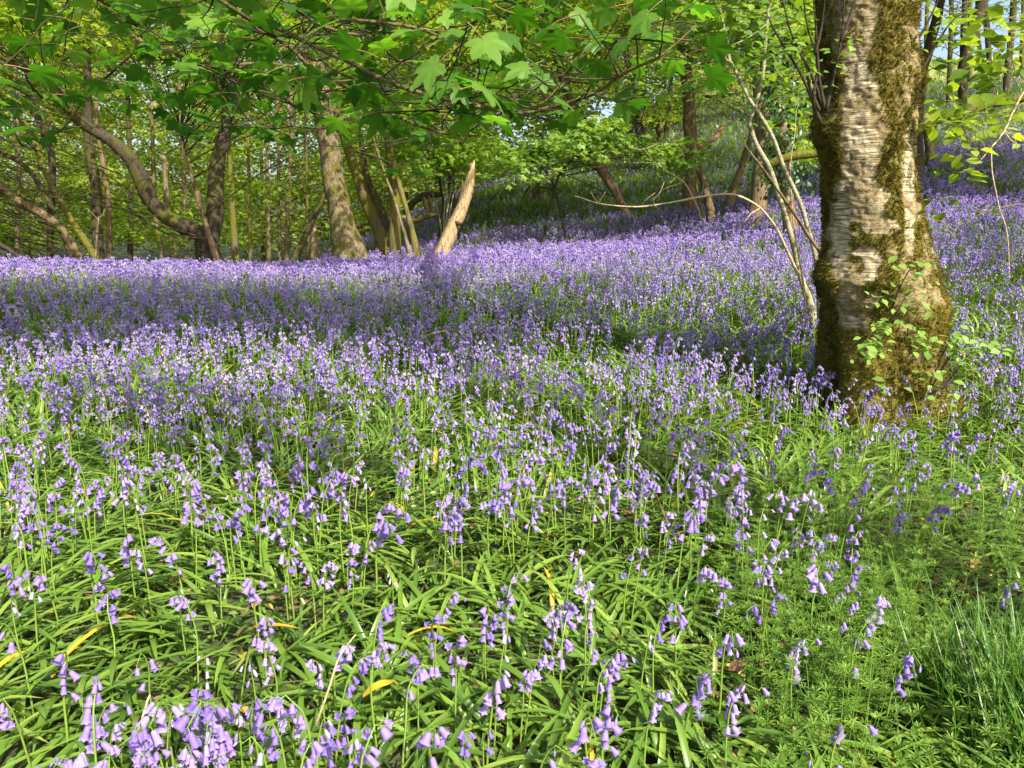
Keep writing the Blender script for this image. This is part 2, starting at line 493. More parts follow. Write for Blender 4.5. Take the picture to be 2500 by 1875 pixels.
def spray_leaves(mb, centers, radii, counts, size, tmpl, tilt=0.45, thick=0.16, m=0, tint=None):
    """flat horizontal sprays of leaves round the centres"""
    centers, radii, counts = np.asarray(centers), np.asarray(radii), np.asarray(counts, int)
    if not len(centers):
        return
    idx = np.repeat(np.arange(len(centers)), counts)
    k = len(idx)
    rr = np.sqrt(rng.random(k)) * radii[idx]
    th = rng.random(k) * 2 * math.pi
    slope = rng.normal(0, 0.22, (len(centers), 2))
    off = np.column_stack([np.cos(th) * rr, np.sin(th) * rr, np.zeros(k)])
    off[:, 2] = (slope[idx] * off[:, :2]).sum(1) + rng.normal(0, thick, k) * radii[idx] - 0.18 * rr ** 2 / radii[idx]
    nrm = np.column_stack([rng.normal(0, tilt, k), rng.normal(0, tilt, k), np.ones(k)])
    f = np.column_stack([np.cos(th) + rng.normal(0, .6, k), np.sin(th) + rng.normal(0, .6, k), rng.normal(-0.3, .3, k)])
    Mx = frame_from(nrm, f) * (size * rng.uniform(0.6, 1.25, k))[:, None, None]
    base = rng.random(len(centers)) if tint is None else np.asarray(tint)
    var = np.clip(0.6 * base[idx] + 0.4 * rng.random(k), 0, 1)
    mb.spread(*tmpl, Mx, centers[idx] + off, m, var)

def twig_to(mb, a, b, r0, r1, sag=0.15, m=0, sides=4, n=5):
    a, b = np.asarray(a, float), np.asarray(b, float)
    L = np.linalg.norm(b - a)
    t = np.linspace(0, 1, n + 1)[:, None]
    mid = (a + b) / 2 + np.array([0, 0, sag * L]) + rng.normal(0, 0.05 * L, 3)
    path = (1 - t) ** 2 * a + 2 * t * (1 - t) * mid + t ** 2 * b
    path[1:-1] += rng.normal(0, 0.012 * L, (n - 1, 3))
    tube(mb, path, r0 + (r1 - r0) * t[:, 0], sides, m, cap=False)

# ------------------------------------------------------------------ trees traced from the photograph
TREES = []          # dicts: root, attach points, leaf list
def stem_from_pixels(pts, Y, Y1=None, ground_end=True):
    """pts run from the base up as (px, py, width in px); Y .. Y1 is the distance at base and tip"""
    Y1 = Y if Y1 is None else Y1
    out, rad = [], []
    for i, (px, py, w) in enumerate(pts):
        yy = Y + (Y1 - Y) * i / max(1, len(pts) - 1)
        p_, s_ = P(px, py, yy)
        out.append(p_)
        rad.append(w * 0.5 * s_)
    if ground_end:
        b = out[0].copy()
        gz = g1(b[0], b[1])
        if b[2] - gz > 0.12:                                   # the foot hides behind the flowers: carry the stem down to the soil
            d = (out[0] - out[1]) / (abs(out[0][2] - out[1][2]) + 1e-6)
            d = np.array([d[0] * 0.6, d[1] * 0.6, -1])
            foot = b + d * (b[2] - gz + 0.1)
            out.insert(0, foot)
            rad.insert(0, rad[0] * 1.15)
        elif b[2] - gz > -0.05:
            out.insert(0, b - np.array([0, 0, 0.12]))
            rad.insert(0, rad[0] * 1.1)
    return np.array(out), np.array(rad)

def tree(name, label, cat, stems, bark, group=None, leafmat='leaf_mid', leafsize=0.11, tmpl=None, part='trunk', rough=0.2):
    """stems: list of (pts, Y, Y1, optional bark). The first one sets the foot."""
    made = []
    for st in stems:
        pts, Y = st[0], st[1]
        Y1 = st[2] if len(st) > 2 else None
        on_ground = st[3] if len(st) > 3 else True
        path, rad = stem_from_pixels(pts, Y, Y1, on_ground)
        made.append((path, rad, st[4] if len(st) > 4 else bark, st[5] if len(st) > 5 else part))
    foot = made[0][0][0]
    root = thing(name, label, cat, (foot[0], foot[1], max(foot[2], g1(foot[0], foot[1]))), group)
    att = []
    for i, (path, rad, bk, pn) in enumerate(made):
        step = max(0.05, min(0.16, rad.mean() * 1.2))
        sp, sr = smooth_path(path, rad, step)
        sides = 18 if rad.max() > 0.12 else (10 if rad.max() > 0.04 else 6)
        b_ = MB()
        tube(b_, sp, sr, sides, rough=rough, seed=len(TREES) * 3 + i)
        b_.build(pn, M[bk], root)
        att.append(np.column_stack([sp, sr]))
    rec = dict(root=root, att=np.vstack(att), leafmat=leafmat, size=leafsize, tmpl=tmpl or SYC1, sprays=[], x=foot[0], y=foot[1], screen=[])
    for (path, rad, bk, pn) in made:
        u, v, z = project(path)
        rec['screen'] += [(u[i], v[i], path[i][1]) for i in range(len(path))]
    TREES.append(rec)
    return rec

TR = 'trees of the wood beyond the meadow'
m1 = tree('tree', 'thick pale grey trunk with a fluted flared foot, left of the mossy clump', 'tree',
     [([(856, 652, 100), (846, 596, 72), (828, 512, 58), (811, 410, 54), (795, 307, 54), (775, 197, 50), (756, 100, 46), (735, -60, 42), (715, -260, 34)], 15.5, 15.2)], 'bark_grey', TR, rough=0.28)
m2 = tree('tree', 'leaning dark brown double trunk immediately right of the thick pale grey trunk', 'tree',
     [([(931, 628, 34), (927, 579, 30), (914, 540, 28), (892, 488, 28), (874, 432, 28), (852, 370, 24), (825, 290, 18), (790, 150, 12)], 17.5, 17.5),
      ([(946, 625, 34), (937, 545, 28), (917, 488, 22), (895, 430, 16), (880, 330, 12)], 17.9, 18.6, True, 'bark_dark')], 'bark_moss', TR)
m3 = tree('tree', 'upright moss covered green trunk in the clump between the pale trunk and the broken one', 'tree',
     [([(964, 625, 32), (964, 533, 27), (964, 488, 27), (957, 432, 25), (952, 398, 18), (944, 330, 15), (930, 280, 13), (915, 190, 12), (890, 20, 9)], 16.6, 16.6)], 'bark_moss', TR)
m4 = tree('tree', 'slim mossy stem leaning left beside the green moss covered trunk', 'tree',
     [([(1019, 634, 19), (1011, 585, 16), (998, 533, 13), (982, 475, 12), (971, 434, 11), (955, 360, 9), (935, 230, 7)], 15.8, 16.4)], 'bark_moss', TR)
m5 = tree('tree', 'thin pale grey stem crossing in front of the moss covered trunk', 'tree',
     [([(1005, 645, 13), (996, 601, 10), (980, 545, 8), (962, 484, 7), (946, 443, 6), (925, 380, 5), (900, 300, 4)], 15.4, 15.6)], 'bark_grey', TR)
m6 = tree('tree', 'broken leaning trunk of bare tan wood with a splintered jagged top', 'dead tree',
     [([(1072, 634, 38), (1093, 579, 34), (1118, 529, 32), (1138, 477, 28), (1149, 435, 20), (1155, 405, 11), (1158, 392, 3)], 15.6, 16.2),
      ([(1118, 529, 20), (1128, 485, 15), (1130, 462, 9), (1129, 440, 2)], 15.9, 16.0, False, 'bark_brown', 'splinter'),
      ([(1146, 440, 9), (1151, 410, 6), (1149, 396, 1)], 16.05, 16.15, False, 'bark_pale', 'splinter'),
      ([(1108, 540, 10), (1128, 548, 8), (1140, 536, 3)], 15.7, 15.4, False, 'bark_dark', 'snag')], 'bark_pale', TR, rough=0.3)
m7 = tree('tree', 'dark slender trunk standing behind the broken tan trunk', 'tree',
     [([(1121, 592, 24), (1112, 540, 18), (1104, 488, 16), (1102, 432, 17), (1110, 360, 16), (1150, 330, 17), (1172, 310, 19), (1182, 270, 16), (1195, 150, 14), (1200, 0, 10)], 20, 20),
      ([(1079, 575, 16), (1081, 530, 12), (1083, 500, 8), (1072, 440, 4)], 18.5, 18.5)], 'bark_dark', TR)
shoots = tree('sapling', 'spray of thin bare upright shoots left of the broken tan trunk', 'sapling',
     [([(1080, 590, 4), (1074, 540, 4), (1064, 500, 3), (1052, 455, 2)], 18.2), ([(1083, 590, 4), (1084, 530, 4), (1086, 480, 3), (1082, 430, 2)], 18.1),
      ([(1086, 590, 5), (1090, 530, 4), (1098, 480, 3), (1106, 420, 2)], 18.2), ([(1088, 590, 4), (1096, 530, 3), (1108, 470, 3), (1116, 440, 2)], 18.3)], 'bark_hazel', TR)
m9 = tree('tree', 'knobbly leaning brown trunk standing alone on the shaded bluebell slope', 'tree',
     [([(1541, 541, 40), (1529, 524, 27), (1519, 503, 21), (1505, 473, 21), (1488, 442, 23), (1470, 416, 26), (1448, 381, 22), (1425, 300, 26), (1392, 248, 24), (1377, 197, 22), (1357, 123, 20), (1340, 41, 18), (1325, -80, 16)], 21, 22)], 'bark_brown', TR, rough=0.25)
t3 = tree('tree', 'tall straight brown trunk behind the broken dark red stem on the slope', 'tree',
     [([(1686, 530, 44), (1686, 503, 38), (1684, 463, 35), (1688, 381, 31), (1684, 300, 30), (1678, 205, 28), (1661, 61, 26), (1653, -80, 24), (1645, -260, 20)], 20, 20)], 'bark_brown', TR)
t3b = tree('tree', 'snapped reddish brown leaning stem in front of the tall straight trunk', 'dead tree',
     [([(1737, 556, 26), (1732, 503, 20), (1720, 453, 17), (1704, 402, 16), (1688, 351, 14), (1677, 316, 10), (1672, 300, 4)], 17, 17.2),
      ([(1719, 556, 8), (1704, 473, 6), (1696, 426, 5), (1688, 400, 5), (1669, 377, 4)], 16.8, 16.9, True, 'bark_moss', 'stem')], 'bark_brown', TR)
t4 = tree('tree', 'stout tan trunk with a flared foot seen between the hazel rods and the slope', 'tree',
     [([(1847, 534, 54), (1852, 490, 40), (1855, 422, 35), (1860, 350, 30), (1855, 270, 26), (1846, 180, 22), (1835, 40, 18), (1826, -120, 14)], 15.5, 15.7)], 'bark_brown', TR)
t4b = tree('tree', 'slim slanted brown trunk left of the stout tan one', 'tree',
     [([(1784, 486, 24), (1797, 448, 17), (1808, 417, 16), (1822, 370, 14), (1834, 328, 13), (1846, 246, 10), (1852, 120, 8)], 19, 19.4)], 'bark_brown', TR)
t5 = tree('tree', 'ivy clad trunk close behind the crossing hazel rods', 'tree',
     [([(1931, 592, 40), (1928, 530, 33), (1919, 465, 31), (1915, 400, 30), (1907, 300, 28), (1895, 150, 26), (1885, 0, 22), (1880, -150, 18)], 12.5, 12.7)], 'bark_brown', TR, leafmat='leaf_mid')
t6 = tree('tree', 'dark forked trunk with a mossy orange foot right behind the great beech', 'tree',
     [([(2240, 422, 32), (2240, 330, 25), (2243, 250, 24), (2250, 180, 24), (2275, 90, 24), (2297, 0, 22), (2312, -110, 18)], 17.5),
      ([(2272, 398, 20), (2262, 330, 14), (2248, 285, 12), (2238, 240, 10), (2220, 150, 8)], 18.2, 18.2, True, 'bark_moss')], 'bark_dark', TR)
t7 = tree('tree', 'dark trunk on the slope whose forked top leans right, below the crest trees', 'tree',
     [([(2353, 348, 30), (2350, 300, 25), (2352, 250, 22), (2350, 180, 22), (2360, 130, 24), (2380, 70, 24), (2398, 0, 26), (2415, -120, 20)], 25),
      ([(2351, 150, 14), (2352, 90, 14), (2356, 0, 13), (2360, -120, 11)], 25.2, 25.2, False)], 'bark_dark', TR)
for lab, st, Y in [('twin dark trunk on the bright crest with a narrower stem beside it', [[(2424, 240, 14), (2418, 200, 12), (2412, 100, 13), (2405, 20, 14), (2398, -100, 12)], [(2406, 240, 11), (2396, 150, 10), (2388, 80, 9), (2384, -60, 8)]], 38),
                   ('rightmost mossy trunk on the bright crest', [[(2455, 232, 18), (2462, 150, 15), (2470, 80, 15), (2475, 0, 15), (2480, -120, 13)]], 38.5),
                   ('thin straight trunk on the crest left of the forked dark tree', [[(2318, 222, 13), (2319, 150, 11), (2322, 60, 11), (2325, -100, 10)]], 38)]:
    tree('tree', lab, 'tree', [(s_, Y) for s_ in st], 'bark_dark', TR)
for lab, px, Y in [('hazy trunk on the crest close to the right side of the great beech', 2262, 44), ('farthest pale trunk on the crest between two dark ones', 2368, 46), ('leaning hazy trunk at the right end of the crest', 2498, 44)]:
    tree('tree', lab, 'tree', [([(px, 225, 12), (px + rnd.uniform(-4, 4), 140, 11), (px + rnd.uniform(-8, 8), 40, 10), (px + rnd.uniform(-12, 12), -120, 9)], Y)], 'bark_moss', TR)
m10 = tree('tree', 'many stemmed dark tree high on the hill below the patch of sky', 'tree',
     [([(1590, 402, 18), (1577, 330, 16), (1562, 270, 14), (1547, 200, 12), (1530, 90, 10)], 32), ([(1614, 405, 22), (1612, 330, 19), (1598, 270, 15), (1572, 235, 12), (1550, 200, 11), (1520, 120, 9)], 32),
      ([(1622, 405, 16), (1622, 340, 13), (1634, 280, 11), (1640, 180, 9)], 32.4), ([(1568, 385, 14), (1560, 330, 12), (1556, 260, 10)], 32.6)], 'bark_dark', TR)
l1 = tree('tree', 'great low forked tree with one mossy limb arching up to the left', 'tree',
     [([(512, 640, 66), (502, 600, 54), (490, 570, 44), (452, 556, 38), (410, 533, 36), (369, 492, 38), (348, 443, 40), (320, 389, 36), (266, 340, 30), (205, 303, 27), (164, 262, 25), (123, 205, 22), (41, 156, 17), (-60, 110, 12)], 13.5, 12.5),
      ([(505, 612, 46), (515, 570, 46), (524, 520, 43), (526, 460, 40), (532, 390, 35), (548, 330, 30), (560, 250, 26), (572, 150, 20), (585, 0, 15)], 13.5, 13.8, False, 'bark_dark', 'limb'),
      ([(528, 634, 17), (504, 553, 14), (479, 463, 13), (451, 373, 10), (440, 320, 6)], 13.1, 13.0, True, 'bark_brown', 'stem')], 'bark_dark', TR, rough=0.22)
for lab, bk, sts, Y in [
    ('lower of two slanting mossy stems at the far left, leaning left', 'bark_moss', [[(230, 625, 18), (164, 520, 16), (111, 422, 14), (82, 340, 14), (45, 283, 12), (0, 229, 10), (-60, 170, 8)]], 14),
    ('low slanting trunk leaning hard to the left edge', 'bark_brown', [[(193, 625, 20), (135, 545, 20), (41, 488, 18), (0, 451, 16), (-90, 400, 13)]], 13.4),
    ('upper thin stem slanting out of the left edge', 'bark_dark', [[(165, 600, 13), (110, 475, 12), (60, 405, 12), (0, 369, 11), (-80, 320, 9)]], 16),
    ('upright dark trunk behind the slender brown stem on the left', 'bark_dark', [[(240, 620, 28), (236, 540, 26), (234, 451, 24), (217, 348, 22), (213, 123, 16), (205, -60, 12)]], 16),
    ('slender wavy brown stem beside the upright dark trunk', 'bark_brown', [[(267, 624, 15), (266, 512, 12), (254, 410, 12), (242, 348, 10), (235, 280, 8), (240, 180, 6)]], 15),
    ('short dark bent trunk deep in the leaves at far left', 'bark_dark', [[(123, 590, 15), (127, 389, 16), (100, 310, 16), (80, 250, 14), (50, 100, 10)]], 18),
    ('knotty grey trunk deep in the wood left of the great forked tree', 'bark_grey', [[(398, 632, 16), (388, 580, 14), (381, 537, 12), (376, 440, 10), (370, 250, 8)]], 22),
    ('short grey trunk glimpsed just left of the great forked tree', 'bark_grey', [[(426, 634, 18), (418, 585, 16), (408, 500, 13), (400, 380, 11)]], 21),
    ('sunlit yellow mossy trunk immediately right of the great forked tree', 'bark_moss', [[(577, 648, 20), (571, 574, 17), (566, 463, 14), (560, 380, 12), (556, 200, 10)]], 17),
    ('thin sunlit stem second right of the great forked tree', 'bark_moss', [[(612, 648, 10), (610, 553, 9), (607, 420, 7), (604, 250, 6)]], 19),
    ('slim grey stem amid dark leaves midway to the pale trunk', 'bark_grey', [[(657, 640, 11), (655, 533, 9), (652, 400, 8), (650, 200, 7)]], 24),
    ('slim straight stem third left of the leaning black pole', 'bark_grey', [[(684, 640, 9), (681, 512, 8), (680, 350, 7), (676, 150, 6)]], 27),
    ('yellow lit thin trunk directly left of the pale broken stump', 'bark_moss', [[(752, 636, 9), (750, 492, 7), (748, 350, 6), (742, 150, 5)]], 24),
    ('pale broken stump glowing in the sun beyond the leaning black pole', 'bark_pale', [[(768, 634, 19), (768, 580, 17), (767, 556, 15), (764, 545, 8)]], 23),
    ('grey trunk behind the leaves left of the pale trunk top', 'bark_grey', [[(700, 630, 12), (704, 480, 11), (712, 300, 10), (700, 60, 9)]], 30),
    ('far trunk between the great forked limbs', 'bark_grey', [[(455, 625, 11), (450, 450, 10), (440, 250, 9), (436, 50, 8)]], 28),
    ('far thin trunk at the left end of the wood', 'bark_grey', [[(40, 615, 12), (46, 450, 10), (40, 250, 9), (30, 40, 8)]], 26),
    ('far dark trunk left of the arching mossy limb', 'bark_dark', [[(318, 625, 14), (320, 450, 12), (312, 250, 10), (318, 50, 9)]], 25)]:
    tree('tree', lab, 'tree', [(s_, Y) for s_ in sts], bk, TR, rough=0.15)
tree('fallen_branch', 'black dead pole leaning against the pale grey trunk', 'branch', [([(716, 642, 19), (751, 565, 15), (785, 490, 13), (803, 450, 9)], 15.2, 15.4)], 'bark_dark')
tree('sapling', 'thin pale dead sapling with a forked top at the left', 'sapling', [([(233, 630, 4), (240, 537, 4), (241, 530, 3)], 12.2), ([(240, 537, 3), (222, 518, 2), (209, 508, 1.5)], 12.2, 12.2, False, 'bark_straw', 'twig'), ([(240, 537, 3), (252, 520, 2), (262, 500, 1.5)], 12.2, 12.2, False, 'bark_straw', 'twig')], 'bark_straw', part='stem')
tree('fallen_branch', 'dark dead branch poking in at the left edge above the flowers', 'branch', [([(60, 640, 7), (45, 627, 9), (10, 603, 12), (-40, 580, 15), (-140, 560, 16)], 11.6, 11.2)], 'bark_dark')
# fallen wood on the slope
def log(name, label, stems, bark):
    r_ = tree(name, label, 'log', stems, bark, 'fallen logs on the slope', part='log', rough=0.2)
    r_['sprays'] = None
log('fallen_log', 'arched dark dead log propped on its limbs behind the mossy clump', [([(990, 520, 16), (1003, 500, 17), (1020, 486, 17), (1041, 477, 19), (1081, 475, 11)], 22, 22.5, False), ([(1034, 484, 10), (1043, 510, 9), (1054, 530, 7)], 22.2, 22, False, 'bark_brown', 'limb'), ([(1046, 480, 9), (1052, 505, 8), (1060, 530, 7)], 22.3, 22, False, 'bark_brown', 'limb')], 'bark_dark')
log('fallen_log', 'mossy green log lying below the arched dark log', [([(1000, 549, 10), (1036, 533, 9), (1066, 522, 8)], 21.4, 21.4, False), ([(1003, 540, 6), (1036, 526, 6), (1060, 520, 4)], 21.8, 21.8, False)], 'bark_moss')
log('fallen_log', 'brown log on the left bank behind the thick pale trunk', [([(862, 560, 9), (885, 548, 9), (905, 545, 7)], 22, 22, False), ([(868, 572, 7), (900, 560, 6)], 21.6, 21.6, False)], 'bark_brown')
log('fallen_log', 'long grey log on the skyline of the lit bluebell bank', [([(1150, 456, 9), (1190, 447, 8), (1225, 438, 6), (1290, 415, 4)], 35, 38, False)], 'bark_grey')
log('fallen_log', 'small dead stick standing out of the shaded slope', [([(1176, 518, 6), (1199, 486, 5), (1216, 470, 3)], 23, 23, False), ([(1199, 486, 3), (1212, 484, 2)], 23, 23, False)], 'bark_dark')
log('fallen_log', 'curved orange brown log on the upper slope right of the tall straight trunk', [([(1705, 360, 14), (1725, 345, 15), (1748, 335, 14), (1757, 318, 13), (1768, 306, 11)], 30, 31, False)], 'bark_brown')
log('fallen_log', 'long low log across the upper bank left of the hazel rods', [([(1715, 236, 8), (1760, 234, 8), (1810, 228, 7)], 44, 44, False)], 'bark_dark')
# the long mossy bough that passes behind the beech
bough = tree('fallen_bough', 'long mossy bough passing behind the great beech to the right edge', 'bough',
     [([(1868, 410, 22), (1895, 394, 21), (1940, 381, 21), (2010, 373, 21), (2120, 352, 21), (2227, 324, 22), (2264, 303, 22), (2317, 283, 20), (2379, 266, 20), (2440, 250, 20), (2500, 238, 20), (2640, 200, 18)], 10.5, 9.5, False)], 'bark_moss', part='bough')

# hazel clump beside the beech
hz = tree('hazel_bush', 'clump of crossing pale hazel rods at the left of the great beech', 'hazel bush',
     [([(1976, 738, 20), (1960, 693, 15), (1947, 645, 13), (1936, 595, 13), (1919, 534, 13), (1901, 478, 13), (1878, 409, 13), (1846, 352, 12), (1830, 297, 10), (1842, 266, 9), (1862, 184, 9), (1870, 82, 9), (1878, 0, 9), (1884, -120, 8)], 6.6, 6.6),
      ([(1997, 668, 16), (1988, 613, 12), (1973, 563, 12), (1958, 508, 12), (1938, 461, 12), (1912, 406, 12), (1887, 336, 11), (1854, 279, 11), (1829, 242, 10), (1801, 184, 9), (1780, 143, 8), (1776, 102, 7), (1758, 25, 6), (1745, -90, 5)], 6.3, 6.3, True),
      ([(2018, 634, 7), (1997, 608, 9), (1971, 571, 9), (1945, 530, 8), (1915, 487, 8), (1888, 448, 7), (1854, 400, 6), (1826, 366, 4), (1816, 345, 2)], 6.2, 6.0, False, 'bark_brown'),
      ([(1999, 639, 6), (2008, 595, 7), (2014, 560, 7), (2030, 500, 5)], 6.3, 6.6, False, 'bark_brown'),
      ([(1962, 700, 6), (1945, 600, 4), (1936, 530, 3), (1932, 476, 3), (1930, 400, 2.5), (1940, 330, 2), (1944, 270, 1.5)], 6.4, 6.4, True, 'bark_straw'),
      ([(1830, 297, 5), (1821, 265, 5), (1813, 229, 4), (1806, 180, 3)], 6.6, 6.7, False, 'bark_hazel', 'branch'),
      ([(1782, 150, 5), (1755, 138, 5), (1723, 119, 5), (1661, 94, 4), (1600, 70, 3), (1530, 40, 2)], 6.3, 6.0, False, 'bark_hazel', 'branch'),
      ([(1770, 150, 4), (1720, 145, 3), (1690, 130, 2)], 6.3, 6.2, False, 'bark_hazel', 'branch'),
      ([(1790, 110, 3), (1830, 90, 2.5), (1870, 60, 2)], 6.3, 6.4, False, 'bark_hazel', 'branch')], 'bark_hazel', leafmat='leaf_lime', leafsize=0.085, tmpl=OVATE, part='rod', rough=0.05)
db = tree('dead_branch', 'dry straw coloured branch arching out to the left from the hazel rods', 'branch',
     [([(1946, 665, 9), (1910, 587, 8), (1889, 548, 7), (1856, 508, 6), (1813, 482, 6), (1780, 474, 5), (1736, 477, 5), (1696, 483, 5), (1635, 495, 4), (1553, 505, 4), (1462, 497, 3), (1421, 483, 2), (1402, 478, 1)], 6.2, 5.8, False),
      ([(1718, 552, 3), (1705, 510, 3.5), (1694, 487, 3.5), (1671, 446, 3.3), (1635, 422, 3), (1598, 398, 3), (1570, 396, 2.4), (1545, 398, 1.5)], 6.0, 5.9, False, 'bark_straw', 'twig'),
      ([(1602, 507, 2.5), (1596, 501, 3), (1596, 487, 3), (1612, 469, 2.5), (1622, 444, 1.5)], 5.9, 5.8, False, 'bark_straw', 'twig'),
      ([(1618, 463, 2), (1636, 455, 2), (1655, 450, 2), (1673, 432, 1.2)], 5.85, 5.8, False, 'bark_straw', 'twig'),
      ([(1678, 372, 3), (1670, 358, 3), (1655, 349, 3), (1635, 345, 3), (1605, 352, 3), (1582, 361, 2.5), (1562, 366, 2.2), (1543, 360, 1.5)], 6.0, 5.9, False, 'bark_straw', 'twig'),
      ([(1598, 398, 2), (1585, 380, 2), (1570, 362, 1.2)], 5.95, 5.9, False, 'bark_straw', 'twig'),
      ([(1598, 398, 2), (1610, 388, 1.6), (1622, 376, 1)], 5.95, 5.9, False, 'bark_straw', 'twig'),
      ([(1600, 392, 2), (1620, 394, 1.6), (1642, 388, 1)], 5.95, 5.9, False, 'bark_straw', 'twig'),
      ([(1736, 477, 2.4), (1740, 455, 2.2), (1752, 440, 2), (1754, 420, 1.6), (1742, 408, 1)], 6.0, 5.9, False, 'bark_straw', 'twig'),
      ([(1715, 480, 2.2), (1718, 450, 2), (1726, 425, 1.6), (1736, 408, 1)], 6.0, 5.9, False, 'bark_straw', 'twig'),
      ([(1462, 497, 2), (1466, 488, 1.6), (1478, 468, 1)], 5.8, 5.8, False, 'bark_straw', 'twig'),
      ([(1462, 497, 2), (1452, 485, 1.6), (1442, 470, 1)], 5.8, 5.8, False, 'bark_straw', 'twig'),
      ([(1565, 500, 2), (1580, 485, 1.6), (1600, 470, 1)], 5.85, 5.8, False, 'bark_straw', 'twig'),
      ([(1856, 508, 3), (1835, 520, 2.4), (1822, 535, 1.6), (1812, 552, 1)], 6.1, 6.0, False, 'bark_straw', 'twig')], 'bark_straw', part='branch', rough=0.05)
rb = tree('dead_branch', 'slender bare twig hanging in from the right edge before the bluebells', 'branch',
     [([(2560, 120, 5), (2498, 225, 5), (2470, 280, 5), (2452, 320, 4.5), (2420, 360, 4), (2395, 390, 2)], 5.0, 4.8, False),
      ([(2452, 320, 3), (2465, 340, 2.6), (2482, 352, 1.5)], 4.9, 4.9, False, 'bark_straw', 'twig'),
      ([(2420, 360, 3), (2422, 420, 3), (2432, 470, 2.6), (2440, 510, 2.6), (2455, 550, 2.4), (2462, 600, 2), (2464, 680, 1.2)], 4.85, 4.7, False, 'bark_straw', 'twig'),
      ([(2560, 490, 5), (2500, 497, 4), (2440, 508, 3.5), (2390, 525, 2.6), (2360, 545, 1.6), (2330, 580, 1)], 4.9, 4.7, False, 'bark_brown', 'twig')], 'bark_straw', part='branch', rough=0.05, leafmat='leaf_mid', tmpl=OVATE)

# ------------------------------------------------------------------ the great beech at the right
BY = 4.9
BEECH = [(-1500, 2085, 150), (-1000, 2095, 180), (-500, 2105, 215), (-200, 2110, 226), (0, 2116, 234), (100, 2118, 233), (200, 2119, 230), (260, 2116, 232), (330, 2112, 228), (400, 2118, 219),
         (480, 2124, 221), (540, 2131, 230), (600, 2139, 244), (640, 2141, 262), (680, 2142, 286), (720, 2150, 288), (760, 2158, 284), (800, 2155, 282), (850, 2150, 276), (900, 2150, 286),
         (950, 2155, 314), (1000, 2162, 360), (1040, 2172, 420)]
bp_, br_ = [], []
for py, cx_, w in BEECH[::-1]:
    q, s = P(cx_, py, BY)
    bp_.append(q); br_.append(w * 0.48 * s)
bp_, br_ = np.array(bp_), np.array(br_)
zz = np.concatenate([np.arange(bp_[0, 2] - 0.25, 2.75, 0.0085), np.arange(2.75, bp_[-1, 2], 0.06)])
order = np.argsort(bp_[:, 2])
cxx = np.interp(zz, bp_[order, 2], bp_[order, 0]); cyy_ = np.interp(zz, bp_[order, 2], bp_[order, 1]); rr_ = np.interp(zz, bp_[order, 2], br_[order])
NS = 210
th = np.arange(NS) / NS * 2 * math.pi
TH, ZZ = np.meshgrid(th, zz)
ux, uy = np.cos(TH), np.sin(TH)
base_k = 1 - sstep(0.1, 0.95, ZZ)
butt = 0.24 * base_k ** 1.5 * (np.sin(TH * 5 + 0.6) * 0.6 + np.sin(TH * 3 + 2.0) * 0.5)
rad = rr_[:, None] * (1 + butt)
q3 = np.stack([ux * 0.35, uy * 0.35, ZZ], -1)
rad = rad + (fbm(q3 * 5, 4, 21) - 0.5) * 0.06 * (0.6 + 1.2 * base_k) + (fbm(q3 * 26, 3, 31) - 0.5) * 0.024 + (fbm(np.stack([ux * 3, uy * 3, (ZZ + 0.12 * ux) * 48], -1), 3, 33) - 0.5) * 0.016
def bump_at(px, py, amp, sig):
    """a burl on the bark where the photograph shows one"""
    global rad
    q, s = P(px, py, BY - 0.15)
    d2 = (cxx[:, None] + ux * rr_[:, None] - q[0]) ** 2 * 1.0 + (ZZ - q[2]) ** 2 + (uy > 0.6) * 1.0
    rad = rad + amp * np.exp(-d2 / (2 * sig ** 2))
bump_at(2000, 668, 0.055, 0.07)
bump_at(2002, 305, 0.06, 0.07)
bump_at(2285, 745, 0.015, 0.08)
bump_at(2235, 180, 0.03, 0.09)
bump_at(2262, 660, 0.012, 0.06)
BVx = np.stack([cxx[:, None] + ux * rad, cyy_[:, None] + uy * rad, ZZ], -1)
U, V_, Zc = project(BVx)
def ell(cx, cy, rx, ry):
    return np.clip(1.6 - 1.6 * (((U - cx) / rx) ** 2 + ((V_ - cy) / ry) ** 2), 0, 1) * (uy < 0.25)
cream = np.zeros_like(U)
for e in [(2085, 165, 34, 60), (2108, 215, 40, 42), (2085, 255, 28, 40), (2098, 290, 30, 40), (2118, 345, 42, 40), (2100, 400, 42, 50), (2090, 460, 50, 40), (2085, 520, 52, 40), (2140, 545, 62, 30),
          (2052, 560, 30, 40), (2056, 632, 34, 46), (2122, 636, 34, 40), (2090, 670, 50, 24), (2064, 738, 20, 58), (2086, 782, 34, 20), (2216, 410, 16, 110), (2222, 540, 14, 80), (2118, 30, 22, 60), (2080, 330, 26, 40), (2150, 490, 40, 30)]:  # the two right-edge strips paint the sunlit edge into the bark colour
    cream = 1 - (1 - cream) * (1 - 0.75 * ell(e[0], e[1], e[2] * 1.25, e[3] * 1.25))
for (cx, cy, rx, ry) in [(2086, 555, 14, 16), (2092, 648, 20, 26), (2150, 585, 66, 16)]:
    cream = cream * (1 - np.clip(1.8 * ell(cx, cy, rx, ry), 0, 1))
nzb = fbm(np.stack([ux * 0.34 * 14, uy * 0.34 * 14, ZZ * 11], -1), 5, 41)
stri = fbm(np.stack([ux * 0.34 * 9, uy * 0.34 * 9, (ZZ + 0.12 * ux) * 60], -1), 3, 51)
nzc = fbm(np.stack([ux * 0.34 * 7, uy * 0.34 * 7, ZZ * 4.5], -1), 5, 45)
nzf = fbm(np.stack([ux * 0.34 * 40, uy * 0.34 * 40, ZZ * 46], -1), 4, 47)
